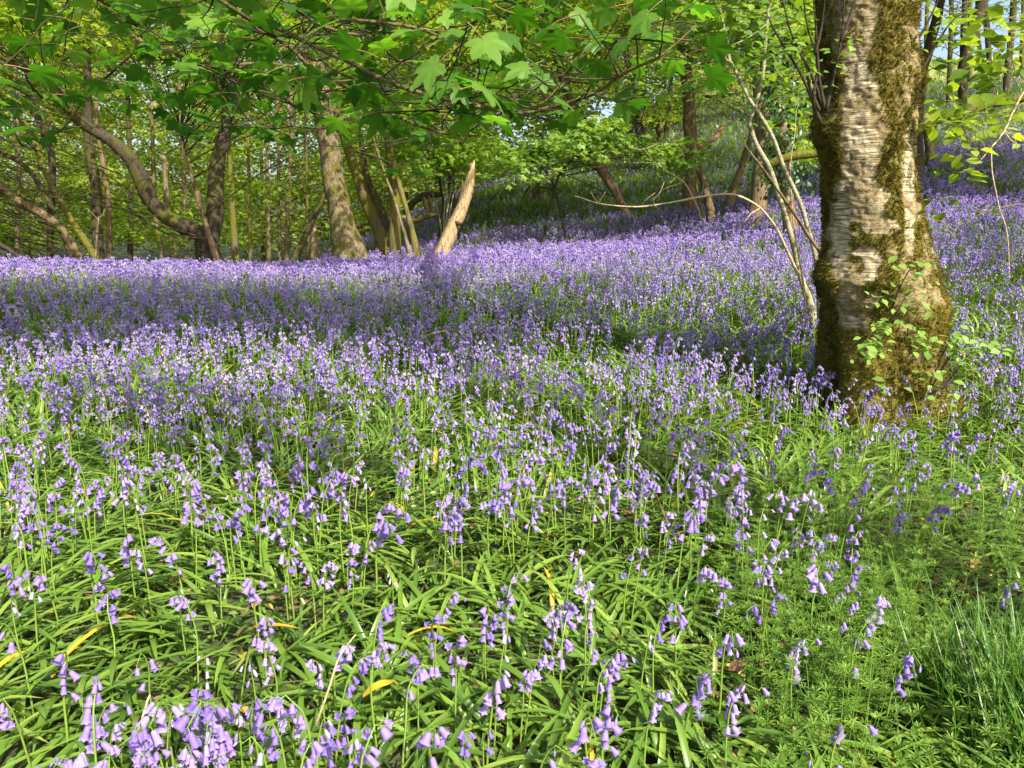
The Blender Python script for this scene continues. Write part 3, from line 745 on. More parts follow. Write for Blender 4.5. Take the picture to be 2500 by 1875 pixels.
pale = sstep(0.30, 0.74, cream * 0.52 + (nzb - 0.5) * 1.5 + (nzc - 0.5) * 1.7 + (stri - 0.5) * 1.0 + (nzf - 0.5) * 0.5 + 0.16)
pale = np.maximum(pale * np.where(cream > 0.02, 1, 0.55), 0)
back = 0.25 + 0.5 * nzb
mossk = sstep(0.40, 0.62, nzb + 0.30 * base_k + 0.20 * np.clip(1 - np.abs(U - 2175) / 45, 0, 1) + 0.14 * np.clip((2050 - U) / 50, 0, 1) - 0.42 * cream + (nzc - 0.5) * 0.5 + (nzf - 0.5) * 0.45 + 0.06)
b_ = MB()
a = np.arange(len(zz) - 1)[:, None] * NS + np.arange(NS)[None]
c_ = np.arange(len(zz) - 1)[:, None] * NS + (np.arange(NS)[None] + 1) % NS
b_.add(BVx.reshape(-1, 3), np.stack([a, c_, c_ + NS, a + NS], -1).reshape(-1, 4), var=mossk.ravel())
m, nt, out = new_mat("beech_bark")
A1 = N(nt, "ShaderNodeAttribute", attribute_name="var")
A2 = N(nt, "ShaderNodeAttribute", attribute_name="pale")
tc = N(nt, "ShaderNodeTexCoord")
mp = N(nt, "ShaderNodeMapping")
mp.inputs["Scale"].default_value = (7, 7, 75)
mp.inputs["Rotation"].default_value = (0, R(8), 0)
nt.links.new(tc.outputs["Object"], mp.inputs[0])
st = N(nt, "ShaderNodeTexNoise", Scale=1.0, Detail=5.0, Roughness=0.6)
nt.links.new(mp.outputs[0], st.inputs["Vector"])
fine = N(nt, "ShaderNodeTexNoise", Scale=38.0, Detail=6.0, Roughness=0.7)
nt.links.new(tc.outputs["Object"], fine.inputs["Vector"])
barkc = ramp(nt, [(0.34, (0.075, 0.055, 0.027)), (0.5, (0.20, 0.155, 0.075)), (0.68, (0.32, 0.26, 0.14))], fine.outputs[0])
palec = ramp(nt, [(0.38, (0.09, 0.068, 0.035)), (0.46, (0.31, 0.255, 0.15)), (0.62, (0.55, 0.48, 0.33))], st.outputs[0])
mossc = ramp(nt, [(0.3, (0.045, 0.038, 0.009)), (0.55, (0.135, 0.115, 0.017)), (0.75, (0.23, 0.19, 0.03))], fine.outputs[0])
x1 = N(nt, "ShaderNodeMix", data_type='RGBA')
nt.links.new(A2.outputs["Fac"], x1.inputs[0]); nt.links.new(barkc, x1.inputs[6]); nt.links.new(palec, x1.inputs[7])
x2 = N(nt, "ShaderNodeMix", data_type='RGBA')
nt.links.new(A1.outputs["Fac"], x2.inputs[0]); nt.links.new(x1.outputs[2], x2.inputs[6]); nt.links.new(mossc, x2.inputs[7])
p = N(nt, "ShaderNodeBsdfPrincipled", Roughness=0.85)
p.inputs["Specular IOR Level"].default_value = 0.2
nt.links.new(x2.outputs[2], p.inputs["Base Color"])
ad = N(nt, "ShaderNodeMath", operation='ADD')
nt.links.new(st.outputs[0], ad.inputs[0]); nt.links.new(fine.outputs[0], ad.inputs[1])
bpn = N(nt, "ShaderNodeBump", Strength=0.7, Distance=0.02)
nt.links.new(ad.outputs[0], bpn.inputs["Height"]); nt.links.new(bpn.outputs[0], p.inputs["Normal"])
nt.links.new(p.outputs[0], out.inputs[0])
bq, _ = P(2160, 1000, BY)
beech = thing('beech_tree', 'great beech trunk with cream bark patches and thick moss, leafy shoots at its foot', 'tree', (bq[0], bq[1], g1(bq[0], bq[1])))
tk = b_.build('trunk', m, beech)
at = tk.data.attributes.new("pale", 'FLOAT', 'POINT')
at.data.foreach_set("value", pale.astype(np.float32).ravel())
# moss tufts standing on the bark
flat = BVx.reshape(-1, 3)
nrm_all = np.stack([ux, uy, 0 * ux], -1).reshape(-1, 3)
w_ = (mossk ** 1.5 * (ZZ < 2.9) * (0.35 + nzb) * np.concatenate([np.ones((zz < 2.75).sum()), np.zeros((zz >= 2.75).sum())])[:, None]).ravel()
pick = rng.choice(len(flat), 90000, p=w_ / w_.sum())
nn = nrm_all[pick] + rng.normal(0, 0.45, (len(pick), 3))
ff = np.column_stack([rng.normal(0, .5, len(pick)), rng.normal(0, .5, len(pick)), -0.6 + rng.normal(0, .6, len(pick))])
tuft = (np.array([[-0.16, 0, 0], [0.16, 0, 0], [0.02, 0.35, 1]]), None, np.array([[0, 1, 2]]))
mm_ = MB()
mm_.spread(*tuft, frame_from(nn, ff) * rng.uniform(0.010, 0.028, len(pick))[:, None, None], flat[pick] + rng.normal(0, 0.004, (len(pick), 3)), 0,
           np.clip(fbm(flat[pick] * 9, 3, 61) * 1.5 - 0.25 + rng.normal(0, .12, len(pick)), 0, 1))
mm_.build('moss', M['moss'], beech, smooth=False)
# leafy shoots at its foot and on its upper left
tw, lf = MB(), MB()
shoots_px = [([(2172, 772), (2196, 705), (2230, 642)], 4.45), ([(2215, 822), (2223, 756)], 4.42), ([(2270, 935), (2292, 890), (2318, 828)], 4.3), ([(2290, 925), (2320, 870), (2350, 810)], 4.3),
             ([(2275, 945), (2310, 880), (2334, 830)], 4.35), ([(2300, 950), (2340, 900), (2375, 850)], 4.3), ([(2180, 790), (2200, 745), (2212, 720)], 4.45), ([(2275, 960), (2300, 945), (2325, 925)], 4.2),
             ([(2015, 268), (2000, 190), (1993, 82), (1982, -40)], 4.6), ([(2018, 266), (2032, 200), (2053, 100), (2064, -40)], 4.45), ([(2012, 268), (1980, 180), (1935, 90), (1905, -20)], 4.7),
             ([(2005, 300), (1960, 190), (1900, 90), (1870, 30)], 4.75), ([(1990, 130), (2005, 70), (2015, -10)], 4.5), ([(2053, 100), (2075, 40), (2100, -40)], 4.4), ([(1995, 290), (1985, 240), (1996, 150), (1970, 60), (1960, -30)], 4.65),
             ([(2000, 270), (1975, 205), (1965, 150), (1925, 95)], 4.7), ([(2232, 110), (2262, 60), (2300, -20)], 4.8), ([(2238, 200), (2262, 150), (2310, 70), (2345, 30)], 4.7)]
for pts, Y in shoots_px:
    path = np.array([P(px, py, Y)[0] for px, py in pts])
    thick = 0.012 if pts[0][1] < 400 else 0.0055
    sp, sr = smooth_path(path, np.linspace(thick, 0.0025, len(path)), 0.03)
    b_ = MB()
    tube(b_, sp, sr, 5, rough=0.1)
    b_.build('shoot', M['twig'], beech)
for (px, py, n, Y) in [(2186, 643, 3, 4.4), (2240, 652, 6, 4.35), (2236, 706, 4, 4.35), (2168, 724, 6, 4.4), (2150, 757, 3, 4.4), (2238, 744, 7, 4.3), (2160, 798, 12, 4.35), (2124, 836, 8, 4.3), (2140, 862, 9, 4.3), (2248, 808, 6, 4.3),
                        (2250, 842, 11, 4.25), (2100, 870, 4, 4.25), (2250, 912, 4, 4.2), (2276, 910, 3, 4.2), (2305, 945, 6, 4.15), (2328, 795, 5, 4.3), (2380, 850, 7, 4.2), (2425, 848, 5, 4.2), (2370, 885, 7, 4.2), (2165, 940, 3, 4.2), (2330, 830, 6, 4.2),
                        (2068, 108, 7, 4.35), (2030, 142, 3, 4.4), (1998, 163, 3, 4.4), (2028, 186, 2, 4.4), (2012, 155, 2, 4.4), (1960, 60, 6, 4.6), (1930, 110, 5, 4.6), (2300, 60, 6, 4.7), (2330, 90, 5, 4.7), (2280, 115, 4, 4.7)]:
    q, s = P(px, py, Y)
    k = int(n * 1.6)
    loc = q + rng.normal(0, 1, (k, 3)) * np.array([0.05, 0.035, 0.03])
    nr = np.column_stack([rng.normal(0, .35, k), rng.normal(-0.35, .3, k), np.ones(k)])
    fw = np.column_stack([rng.normal(0, 1, k), rng.normal(-.3, .6, k), rng.normal(-.2, .2, k)])
    lf.spread(*OVATE, frame_from(nr, fw) * rng.uniform(0.035, 0.075, k)[:, None, None], loc, 0, rng.uniform(0.2, 0.9, k))
    twig_to(tw, q + np.array([0, 0.12, -0.05]), q, 0.002, 0.0012, n=4)
tw.build('twigs', M['twig'], beech)
lf.build('shoot_leaves', M['leaf_pale'], beech)
beech_rec = dict(root=beech, att=np.column_stack([cxx, cyy_, zz, rr_])[zz > 3.0], leafmat='leaf_mid', size=0.085, tmpl=OVATE, sprays=[], x=bq[0], y=bq[1], screen=[])
beech_rec['screen'] = [(c, y, BY) for (y, c, w) in BEECH] + [(c - 80, y, BY) for (y, c, w) in BEECH] + [(c + 80, y, BY) for (y, c, w) in BEECH]

# ------------------------------------------------------------------ the sycamore whose boughs hang over the view
sx, sy_ = -3.6, -1.0
syc = thing('sycamore_tree', 'sycamore reaching long thin boughs with big lobed leaves across the top of the view', 'tree', (sx, sy_, g1(sx, sy_)))
b_ = MB()
sp, sr = smooth_path(np.array([[sx, sy_, -0.3], [sx + 0.03, sy_, 0.6], [sx + 0.1, sy_ + 0.05, 2.5], [sx + 0.05, sy_ + 0.1, 5.0], [sx + 0.3, sy_ + 0.2, 8.5]]), np.array([0.42, 0.30, 0.25, 0.2, 0.12]), 0.15)
tube(b_, sp, sr, 20, rough=0.1, seed=77)
b_.build('trunk', M['bark_grey'], syc)
syc_rec = dict(root=syc, att=np.column_stack([sp, sr])[sp[:, 2] > 2.2], leafmat='leaf_mid', size=0.12, tmpl=SYC1, sprays=[], x=sx, y=sy_, screen=[])
top = np.array([sx + 0.1, sy_ + 0.05, 3.2])
boughs = [
    ([(246, 0, 10), (287, 45, 10), (328, 90, 9.5), (369, 111, 9), (451, 141, 8.5), (545, 158, 8), (635, 154, 6.5), (720, 162, 5), (800, 176, 3)], 3.0, True),
    ([(369, 111, 6), (372, 128, 6), (340, 128, 6), (328, 127, 6), (266, 184, 6), (205, 242, 5.5), (164, 303, 5), (139, 324, 3)], 3.0, False),
    ([(451, 141, 6), (500, 165, 6), (549, 188, 6), (620, 222, 5.5), (700, 250, 5), (780, 282, 4), (830, 320, 3), (868, 368, 2)], 3.0, False),
    ([(545, 158, 6), (552, 180, 6), (543, 215, 6), (541, 250, 6), (547, 292, 5.5), (530, 330, 5), (520, 348, 3)], 2.95, False),
    ([(549, 188, 3), (585, 245, 3), (570, 275, 3), (590, 308, 3), (650, 312, 2.5), (700, 330, 2), (722, 350, 1.5)], 2.95, False),
    ([(504, 0, 10), (594, 53, 10), (697, 107, 10), (758, 164, 9.5), (820, 197, 9.5), (900, 246, 9), (1000, 298, 8), (1078, 324, 7), (1130, 330, 6), (1180, 332, 3)], 2.6, True),
    ([(537, 0, 11), (615, 41, 11), (697, 78, 11), (779, 119, 11), (850, 150, 11), (934, 193, 11), (1037, 230, 11), (1160, 258, 10.5), (1262, 275, 10), (1344, 262, 9.5), (1447, 230, 8.5), (1529, 176, 7.5), (1611, 139, 6), (1650, 107, 5), (1700, 60, 3)], 2.15, True),
    ([(689, 0, 9), (758, 41, 9), (840, 49, 8.5), (914, 53, 8.5), (1016, 68, 8), (1060, 84, 7), (1098, 92, 5), (1120, 75, 3)], 2.2, True),
    ([(754, 44, 7), (790, 64, 7), (852, 82, 7), (902, 88, 6.5), (930, 74, 6), (938, 33, 5.5), (926, 0, 5), (920, -40, 5)], 2.2, False),
    ([(1180, -30, 6), (1188, 12, 6), (1178, 40, 6), (1135, 62, 5), (1098, 64, 4)], 2.3, True),
    ([(1190, 10, 4), (1230, 2, 3.5), (1290, 20, 3), (1330, 34, 2)], 2.25, False),
    ([(1037, 230, 5), (1045, 250, 5), (1062, 262, 5), (1090, 258, 5.5), (1135, 242, 6), (1207, 229, 5), (1240, 240, 4), (1287, 262, 3), (1340, 240, 3), (1370, 205, 3), (1440, 190, 2.5), (1500, 165, 2), (1545, 60, 1.5)], 2.2, False),
    ([(1135, 245, 5), (1095, 275, 5), (1080, 300, 4), (1080, 320, 3)], 2.25, False),
    ([(1130, 240, 4), (1165, 210, 4), (1172, 180, 4), (1163, 125, 3.5), (1160, 118, 2)], 2.2, False),
    ([(1078, 324, 3), (1040, 330, 3), (1052, 345, 3), (1027, 400, 2)], 2.6, False),
    ([(1130, 330, 3), (1170, 305, 3), (1205, 285, 3), (1224, 250, 2)], 2.55, False),
    ([(340, 45, 5), (370, 70, 5), (420, 62, 4.5), (440, 58, 4), (450, 20, 3), (446, -20, 3)], 2.9, False),
    ([(-40, 170, 5), (60, 182, 5), (110, 170, 4), (150, 150, 3)], 2.4, True),
    ([(-60, 300, 5), (40, 330, 4), (90, 370, 3)], 3.2, True),
    ([(400, 0, 4), (430, 60, 4), (450, 120, 4), (458, 150, 3)], 3.0, True),
    ([(740, 80, 4), (800, 160, 4), (870, 196, 4), (940, 216, 4), (1010, 225, 3)], 2.5, False)]
SY = []
for i, (pts, Y, root_it) in enumerate(boughs):
    path, rad_ = [], []
    for px, py, w in pts:
        q, s = P(px, py, Y + 0.12 * math.sin(px * 0.011 + i))
        path.append(q); rad_.append(w * 0.5 * s)
    if root_it:                                            # carry the bough on, out of the view, to its trunk
        p0 = path[0]
        up_ = np.array([(p0[0] * 0.55 + top[0] * 0.45), p0[1] * 0.6 + top[1] * 0.4, max(p0[2] + 0.55, 2.6)])
        path = [top + rng.normal(0, .25, 3) * np.array([.2, .2, 1.5]), up_] + path
        rad_ = [rad_[0] * 2.2, rad_[0] * 1.4] + rad_
    sp, sr = smooth_path(np.array(path), np.array(rad_), 0.03)
    b_ = MB()
    tube(b_, sp, sr, 8, rough=0.14, seed=i)
    b_.build('bough', M['bough' if i in (0, 5, 6, 7, 8, 9, 11) else 'twig'], syc)
    u, v, z = project(sp)
    keep = (u > -150) & (u < 1750) & (v > -250) & (z > 0.4)
    SY.append(sp[keep])
SYA = np.vstack(SY)
# big leaves where the photograph shows them: px, py, width px, 1 = upper side towards us
big = [(1180, 98, 150, 1), (1238, 84, 120, 1), (1061, 160, 150, 1), (1345, 62, 140, 0), (1378, 80, 110, 0), (1283, 164, 110, 1), (1234, 307, 60, 0), (1111, 311, 60, 0), (1156, 303, 48, 0), (1107, 205, 105, 1), (1160, 205, 110, 0), (873, 221, 95, 0),
       (824, 234, 60, 0), (865, 119, 120, 0), (807, 94, 72, 0), (947, 12, 100, 1), (832, 20, 85, 0), (1148, 20, 120, 0), (1262, 37, 110, 0), (1463, 156, 110, 0), (1406, 152, 100, 0), (1557, 152, 80, 0), (1488, 20, 115, 0), (1578, 37, 120, 1), (1455, 102, 80, 1),
       (959, 414, 66, 0), (922, 418, 56, 0), (1016, 414, 50, 0), (1053, 422, 46, 0), (459, 45, 66, 0), (385, 37, 58, 0), (307, 20, 58, 0), (193, 66, 76, 0), (61, 102, 100, 0), (135, 115, 80, 0), (410, 146, 56, 0), (467, 98, 62, 0), (541, 70, 64, 0), (582, 25, 80, 1),
       (90, 176, 130, 0), (25, 205, 115, 0), (176, 234, 80, 0), (41, 266, 42, 0), (229, 200, 90, 0), (316, 258, 72, 0), (295, 205, 92, 0), (447, 180, 72, 0), (484, 180, 48, 0), (434, 234, 82, 0), (398, 270, 62, 0), (443, 270, 62, 0), (488, 332, 64, 0), (492, 287, 52, 0),
       (574, 262, 52, 0), (631, 209, 72, 0), (656, 225, 70, 0), (664, 295, 62, 0), (709, 340, 48, 0), (713, 373, 44, 0), (754, 221, 48, 0), (779, 287, 46, 0), (606, 156, 62, 0), (656, 180, 90, 0), (713, 180, 72, 0), (725, 246, 60, 0), (828, 123, 82, 0), (697, 66, 92, 0), (262, 41, 62, 0),
       (1000, 120, 90, 0), (940, 190, 90, 0), (905, 60, 90, 0), (1020, 20, 80, 0), (1085, 40, 80, 1), (1320, 190, 80, 1), (1030, 270, 70, 0), (960, 265, 70, 0), (1190, 265, 70, 0), (1200, 150, 90, 1), (1245, 215, 80, 0), (740, 20, 80, 0), (660, 20, 80, 0), (1410, 30, 100, 1), (1630, 90, 110, 0), (1590, 10, 100, 0), (1700, 20, 90, 0), (1340, 10, 100, 0),
       (120, 30, 80, 0), (40, 40, 90, 0), (350, 175, 80, 0), (560, 110, 80, 0), (250, 130, 70, 0), (700, 130, 70, 0), (640, 120, 70, 0), (880, 290, 60, 0), (840, 330, 50, 0), (590, 210, 70, 0), (530, 225, 60, 0), (370, 215, 70, 0)]
lf, pt = MB(), MB()
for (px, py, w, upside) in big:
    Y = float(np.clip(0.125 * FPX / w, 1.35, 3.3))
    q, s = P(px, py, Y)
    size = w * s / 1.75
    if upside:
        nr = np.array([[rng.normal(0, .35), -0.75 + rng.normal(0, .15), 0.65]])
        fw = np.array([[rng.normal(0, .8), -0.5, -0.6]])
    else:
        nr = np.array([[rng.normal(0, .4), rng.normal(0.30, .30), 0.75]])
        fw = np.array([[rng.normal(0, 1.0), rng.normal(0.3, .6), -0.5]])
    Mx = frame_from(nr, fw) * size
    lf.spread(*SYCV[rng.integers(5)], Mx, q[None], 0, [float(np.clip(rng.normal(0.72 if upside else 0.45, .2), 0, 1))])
    j = np.argmin(((SYA - q) ** 2).sum(1) * 1.0)
    a0 = SYA[j]
    jn = q - Mx[0][:, 1] * 0.9
    twig_to(pt, a0, jn, 0.0022, 0.0014, sag=-0.08, n=6)
    twig_to(pt, jn, q, 0.0013, 0.0009, sag=0.06, n=4, m=1)
# more leaves in pairs on side twigs all along the boughs
for k in range(300):
    a0 = SYA[rng.integers(len(SYA))]
    L = rng.uniform(0.07, 0.30)
    d = np.array([rng.normal(0, 1), rng.normal(0.25, .7), rng.normal(0.05, .4)])
    d /= np.linalg.norm(d)
    e = a0 + d * L
    uu, v2, z2 = project(e)
    if z2 < 1.3 or v2 > 330 - max(0, uu - 1250) * 0.3 or (uu > 1720):
        continue
    twig_to(pt, a0, e, 0.0026, 0.0015, sag=rng.uniform(-.2, .2), n=6)
    for side in ((-1, 1) if rng.random() < 0.75 else (1,)):
        pd = np.array([d[1] * side, -d[0] * side, rng.uniform(-.3, .3)]) + d * 0.5
        pd /= np.linalg.norm(pd)
        q = e + pd * rng.uniform(0.04, 0.09)
        nr = np.array([[rng.normal(0, .4), rng.normal(0.1, .45), 0.8]])
        twig_to(pt, e, q, 0.0012, 0.0009, sag=0.1, n=3, m=1)
        lf.spread(*SYCV[rng.integers(5)], frame_from(nr, (pd + np.array([0, 0, -.4]))[None]) * rng.uniform(0.035, 0.085), q[None], 0, [rng.uniform(0.05, 0.95)])
m, nt, out = new_mat("red_petiole")
p = N(nt, "ShaderNodeBsdfPrincipled", Roughness=0.5)
tc = N(nt, "ShaderNodeTexCoord")
n1 = N(nt, "ShaderNodeTexNoise", Scale=20.0)
nt.links.new(tc.outputs["Object"], n1.inputs["Vector"])
nt.links.new(ramp(nt, [(0.3, (0.20, 0.05, 0.03)), (0.7, (0.16, 0.20, 0.05))], n1.outputs[0]), p.inputs["Base Color"])
nt.links.new(p.outputs[0], out.inputs[0])
pt.build('twigs', [M['twig'], m], syc)
lf.build('leaves', M['sycamore'], syc)

# two unseen trees added to carry leaf sprays that shade the meadow and slope
def off_tree(name, label, x, y, h, r, bark):
    z = g1(x, y)
    root = thing(name, label, 'tree', (x, y, z))
    b = MB()
    sp_, sr_ = smooth_path(np.array([[x, y, z - 0.3], [x + .02, y, z + .7], [x + .1, y + .1, z + 3.5], [x, y + .2, z + h * .7], [x + .2, y, z + h]]), np.array([r * 1.6, r * 1.05, r * .85, r * .6, r * .3]), 0.15)
    tube(b, sp_, sr_, 18, rough=0.12, seed=int(abs(x) * 9))
    b.build('trunk', M[bark], root)
    return dict(root=root, att=np.column_stack([sp_, sr_])[sp_[:, 2] > z + 3.0], leafmat='leaf_mid', size=0.13, tmpl=SYC1, sprays=[], x=x, y=y, screen=[])
off1 = off_tree('added_shade_oak', 'added unseen mossy oak behind the viewpoint, its crown shaped to shade the meadow', 5.6, -4.5, 12, 0.34, 'bark_moss')
off2 = off_tree('added_shade_ash', 'added unseen pale barked ash right of the meadow, crown placed to shade the slope', 12.5, 9.0, 13, 0.3, 'bark_grey')
SHADERS = [syc_rec, beech_rec, off1, off2]

# ------------------------------------------------------------------ crowns: sprays of leaves in the wood
SCREEN = []
for t_ in TREES:
    if t_['sprays'] is None:
        continue
    for a0, a1 in zip(t_['screen'][:-1], t_['screen'][1:]):
        if abs(a0[0] - a1[0]) + abs(a0[1] - a1[1]) < 400:
            for f_ in np.linspace(0, 1, 6):
                SCREEN.append([a0[k] + (a1[k] - a0[k]) * f_ for k in range(3)] + [1.0 if t_ in (m1, m6, l1) else 0.0])
SCREEN += [list(x_) + [0.0] for x_ in beech_rec['screen']]
SCREEN = np.array(SCREEN)
CROWNED = [t_ for t_ in TREES if t_['sprays'] is not None and t_ not in (m6, t3b, shoots, bough, hz, db, rb) and t_['root'].get('category') == 'tree']

LIT = np.array([P(*a_)[0] for a_ in [(1430, 370, 16.2), (1550, 350, 16), (1250, 390, 16.3), (1660, 360, 16), (815, 420, 15.3), (850, 610, 15.4), (1110, 540, 15.8), (1085, 600, 15.7), (325, 410, 13),
                                               (964, 550, 16.5), (1000, 560, 16), (1520, 500, 21), (1800, 140, 6.3), (1080, 370, 17), (500, 330, 15), (200, 400, 15), (600, 420, 17), (2110, 300, 4.5), (2100, 600, 4.5)]])
def blocks_sun(q, r):
    d = q - LIT
    t = d @ SUN
    return bool((((d - t[:, None] * SUN) ** 2).sum(1) < r * r)[t > 0.8].any())

def place(px, py, Y, r, tree_=None, guard=0.92, lift=0.7):
    q, s = P(px, py, Y)
    if q[2] < g1(q[0], q[1]) + lift:
        return
    if guard and len(SCREEN):
        d = np.hypot((SCREEN[:, 0] - px), (SCREEN[:, 1] - py) * 0.8)
        hit = (d < 24 + (0.55 + 0.4 * SCREEN[:, 3]) * r / s) & (SCREEN[:, 2] > Y - 0.4) & (SCREEN[:, 1] > 170)
        if hit.any() and rng.random() < max(guard, SCREEN[hit, 3].max()):
            return
        if blocks_sun(q, 0.5 + r * 0.6) and rng.random() < 0.8:
            return
    if tree_ is None:
        dd = [float((((t_['att'][::5, :3] - q) ** 2) @ np.array([1, 1, .6])).min()) for t_ in CROWNED]
        if min(dd) > 5.5 ** 2:
            return
        tree_ = CROWNED[int(np.argmin(dd))]
    tree_['sprays'].append((q[0], q[1], q[2], r))

for k in range(1900):                                       # the wood on the left
    Y = 9.5 + 26 * rng.random() ** 1.1
    py = rng.uniform(-170, 600)
    px = rng.uniform(-420, 1240)
    if px > 640 and py > 540 or (px > 900 and py > 440):
        continue
    place(px, py, Y, rng.uniform(0.45, 0.95), lift=0.4)
for k in range(760):                                        # above the slope
    px, py = rng.uniform(1150, 2020), rng.uniform(-380, 285)
    if math.hypot((px - 1480) / 60, (py - 262) / 40) < 1 or (px > 1700 and py > 170):
        continue
    place(px, py, rng.uniform(15, 38), rng.uniform(0.5, 1.0), lift=1.5)
for k in range(90):                                         # the thin canopy over the bright crest
    place(rng.uniform(2190, 2750), rng.uniform(-320, 60), rng.uniform(24, 44), rng.uniform(0.5, 1.0), lift=1.5, guard=0.3)
for k in range(45):
    place(rng.uniform(1930, 2030), rng.uniform(-200, 380), rng.uniform(12, 17), rng.uniform(0.3, 0.6), t5, guard=0)
for k in range(34):                                         # layered yellow green spray beside the broken trunk
    place(rng.uniform(965, 1200), rng.uniform(322, 408), rng.uniform(16.3, 18), rng.uniform(0.3, 0.55), m7, guard=0)
m7['leafmat'] = 'leaf_lime'
for k in range(46):
    place(rng.uniform(1560, 1960), rng.uniform(-70, 250), rng.uniform(5.6, 7.6), rng.uniform(0.18, 0.34), hz, guard=0)
for k in range(14):
    place(rng.uniform(2290, 2520), rng.uniform(0, 330), rng.uniform(4.4, 5.6), rng.uniform(0.12, 0.26), rb, guard=0)
for (px, py) in [(2330, 330), (2300, 300), (2280, 330), (2440, 270), (2460, 300), (2400, 250), (2290, 490), (2340, 420), (2350, 375), (2255, 530)]:
    place(px, py, rng.uniform(4.6, 5.2), 0.13, rb, guard=0, lift=0.2)
# the pale green sycamore sapling in front of the knobbly trunk
sap = tree('sapling', 'spreading pale green sycamore sapling in front of the knobbly leaning trunk', 'sapling',
           [([(1352, 470, 7), (1370, 420, 6), (1410, 380, 6), (1470, 345, 5), (1540, 330, 4), (1620, 350, 3)], 16.5, 16.0), ([(1356, 470, 6), (1340, 430, 5), (1310, 400, 4), (1250, 390, 3)], 16.6, 16.4)],
           'twig', leafmat='leaf_pale', leafsize=0.115, part='stem')
for k in range(64):
    px = rng.uniform(1190, 1700)
    c_ = 395 - 0.00045 * (px - 1430) ** 2 * 0.4 - 60 * math.exp(-((px - 1480) / 130) ** 2)
    place(px, c_ + rng.normal(0, 24), rng.uniform(15.2, 17), rng.uniform(0.22, 0.42), sap, guard=0, lift=0.2)
dead = tree('brushwood', 'tangle of dark dead twigs hanging under the pale green sapling', 'brushwood', [([(1318, 490, 3), (1312, 450, 4), (1325, 410, 3)], 17.5, 17.5, False)] +
            [([(1318 + rnd.uniform(-12, 12), 440 + rnd.uniform(-15, 15), 3), (1318 + rnd.uniform(-40, 50), 450 + rnd.uniform(-10, 25), 2.5), (1318 + rnd.uniform(-50, 60), 462 + rnd.uniform(-10, 30), 1.2)], 17.5, 17.2, False, 'bark_dark', 'twig') for _ in range(14)], 'bark_dark', part='twig')
dead['sprays'] = None

# leaf sprays added out of view to shade the meadow and the slope: px, py, rx, ry of the shaded patch, height range of the leaves along the sun's ray, sprays, tree
shade = [(380, 738, 640, 48, 84), (950, 780, 300, 42, 20), (1500, 850, 260, 45, 7), (120, 800, 150, 30, 5),
         (1450, 500, 330, 60, 130), (1250, 530, 200, 45, 50), (1780, 430, 160, 80, 50), (1650, 360, 260, 60, 40),
         (2380, 330, 150, 80, 50), (2420, 620, 120, 110, 10), (1000, 560, 60, 25, 4)]
for (px, py, rx, ry, n) in shade:
    for k in range(n):
        a_, r_ = rng.random() * 2 * math.pi, math.sqrt(rng.random())
        gp = ground_hit(px + math.cos(a_) * r_ * rx, py + math.sin(a_) * r_ * ry, 0.25)
        if gp is None:
            continue
        for tt in np.arange(rng.uniform(7.0, 10.5), 30, 0.7):
            q = gp + SUN * tt
            u, v, z = project(q)
            if z < 0.2 or v < -260 or u < -700 or u > 3300:
                break
        if blocks_sun(q, 1.1):
            continue
        rec = min(SHADERS, key=lambda t_: math.hypot(t_['x'] - q[0], t_['y'] - q[1]))
        rec['sprays'].append((q[0], q[1], q[2], rng.uniform(0.45, 0.85)))

for rec in TREES + SHADERS:
    if not rec['sprays']:
        continue
    S_ = np.array(rec['sprays'])
    lf, tw = MB(), MB()
    dist = S_[:, 1].clip(1)
    hazel = rec in (hz, rb)
    if rec in SHADERS:
        cnt = (S_[:, 3] ** 2 * (150 if rec is not beech_rec else 620)).astype(int)
    elif hazel:
        cnt = (S_[:, 3] ** 2 * 330).astype(int) + 3
    elif rec is sap:
        cnt = (S_[:, 3] ** 2 * 260).astype(int) + 8
    else:
        cnt = (S_[:, 3] ** 2 * 150).astype(int) + 12
    for lo, hi, tm in ((0, 19, rec['tmpl']), (19, 99, KITE)):
        s_ = (dist >= lo) & (dist < hi)
        if s_.any():
            spray_leaves(lf, S_[s_, :3], S_[s_, 3], cnt[s_], rec['size'] if tm is not KITE else rec['size'] * 1.45, tm, tilt=0.5, thick=0.14)
    att = rec['att']
    few = len(S_) <= 8
    for i in range(len(S_)):
        if few:
            tw = MB()
        c = S_[i, :3]
        d = np.linalg.norm((att[:, :3] - c) * np.array([1, 1, 1.0]) + np.array([0, 0, 0.45 * S_[i, 3]]), axis=1)
        j = int(np.argmin(d))
        if not hazel and d[j] > 0.6:
            low = np.where(att[:, 2] < c[2] - 0.25 * d[j])[0]
            if len(low):
                j = low[int(np.argmin(d[low]))]
        L = np.linalg.norm(att[j, :3] - c)
        r0 = min(att[j, 3] * 0.6, 0.003 + 0.0022 * L) if not hazel else 0.0025
        twig_to(tw, att[j, :3], c, r0, 0.002 if not hazel else 0.0012, sag=0.12, sides=4, n=7)
        for _ in range(4 if L > 0.3 else 2):
            e = c + np.array([rng.normal(0, 1), rng.normal(0, 1), rng.normal(0, .2)]) * S_[i, 3] * 0.55
            twig_to(tw, c, e, r0 * 0.35 + 0.001, 0.0012, sag=0.05, sides=3, n=3)
        if few:
            tw.build('branch', M['bark_dark' if not hazel else 'bark_hazel'], rec['root'])
    if not few:
        tw.build('branches', M['bark_dark' if not hazel else 'bark_hazel'], rec['root'])
    lf.build('crown', M[rec['leafmat']], rec['root'])

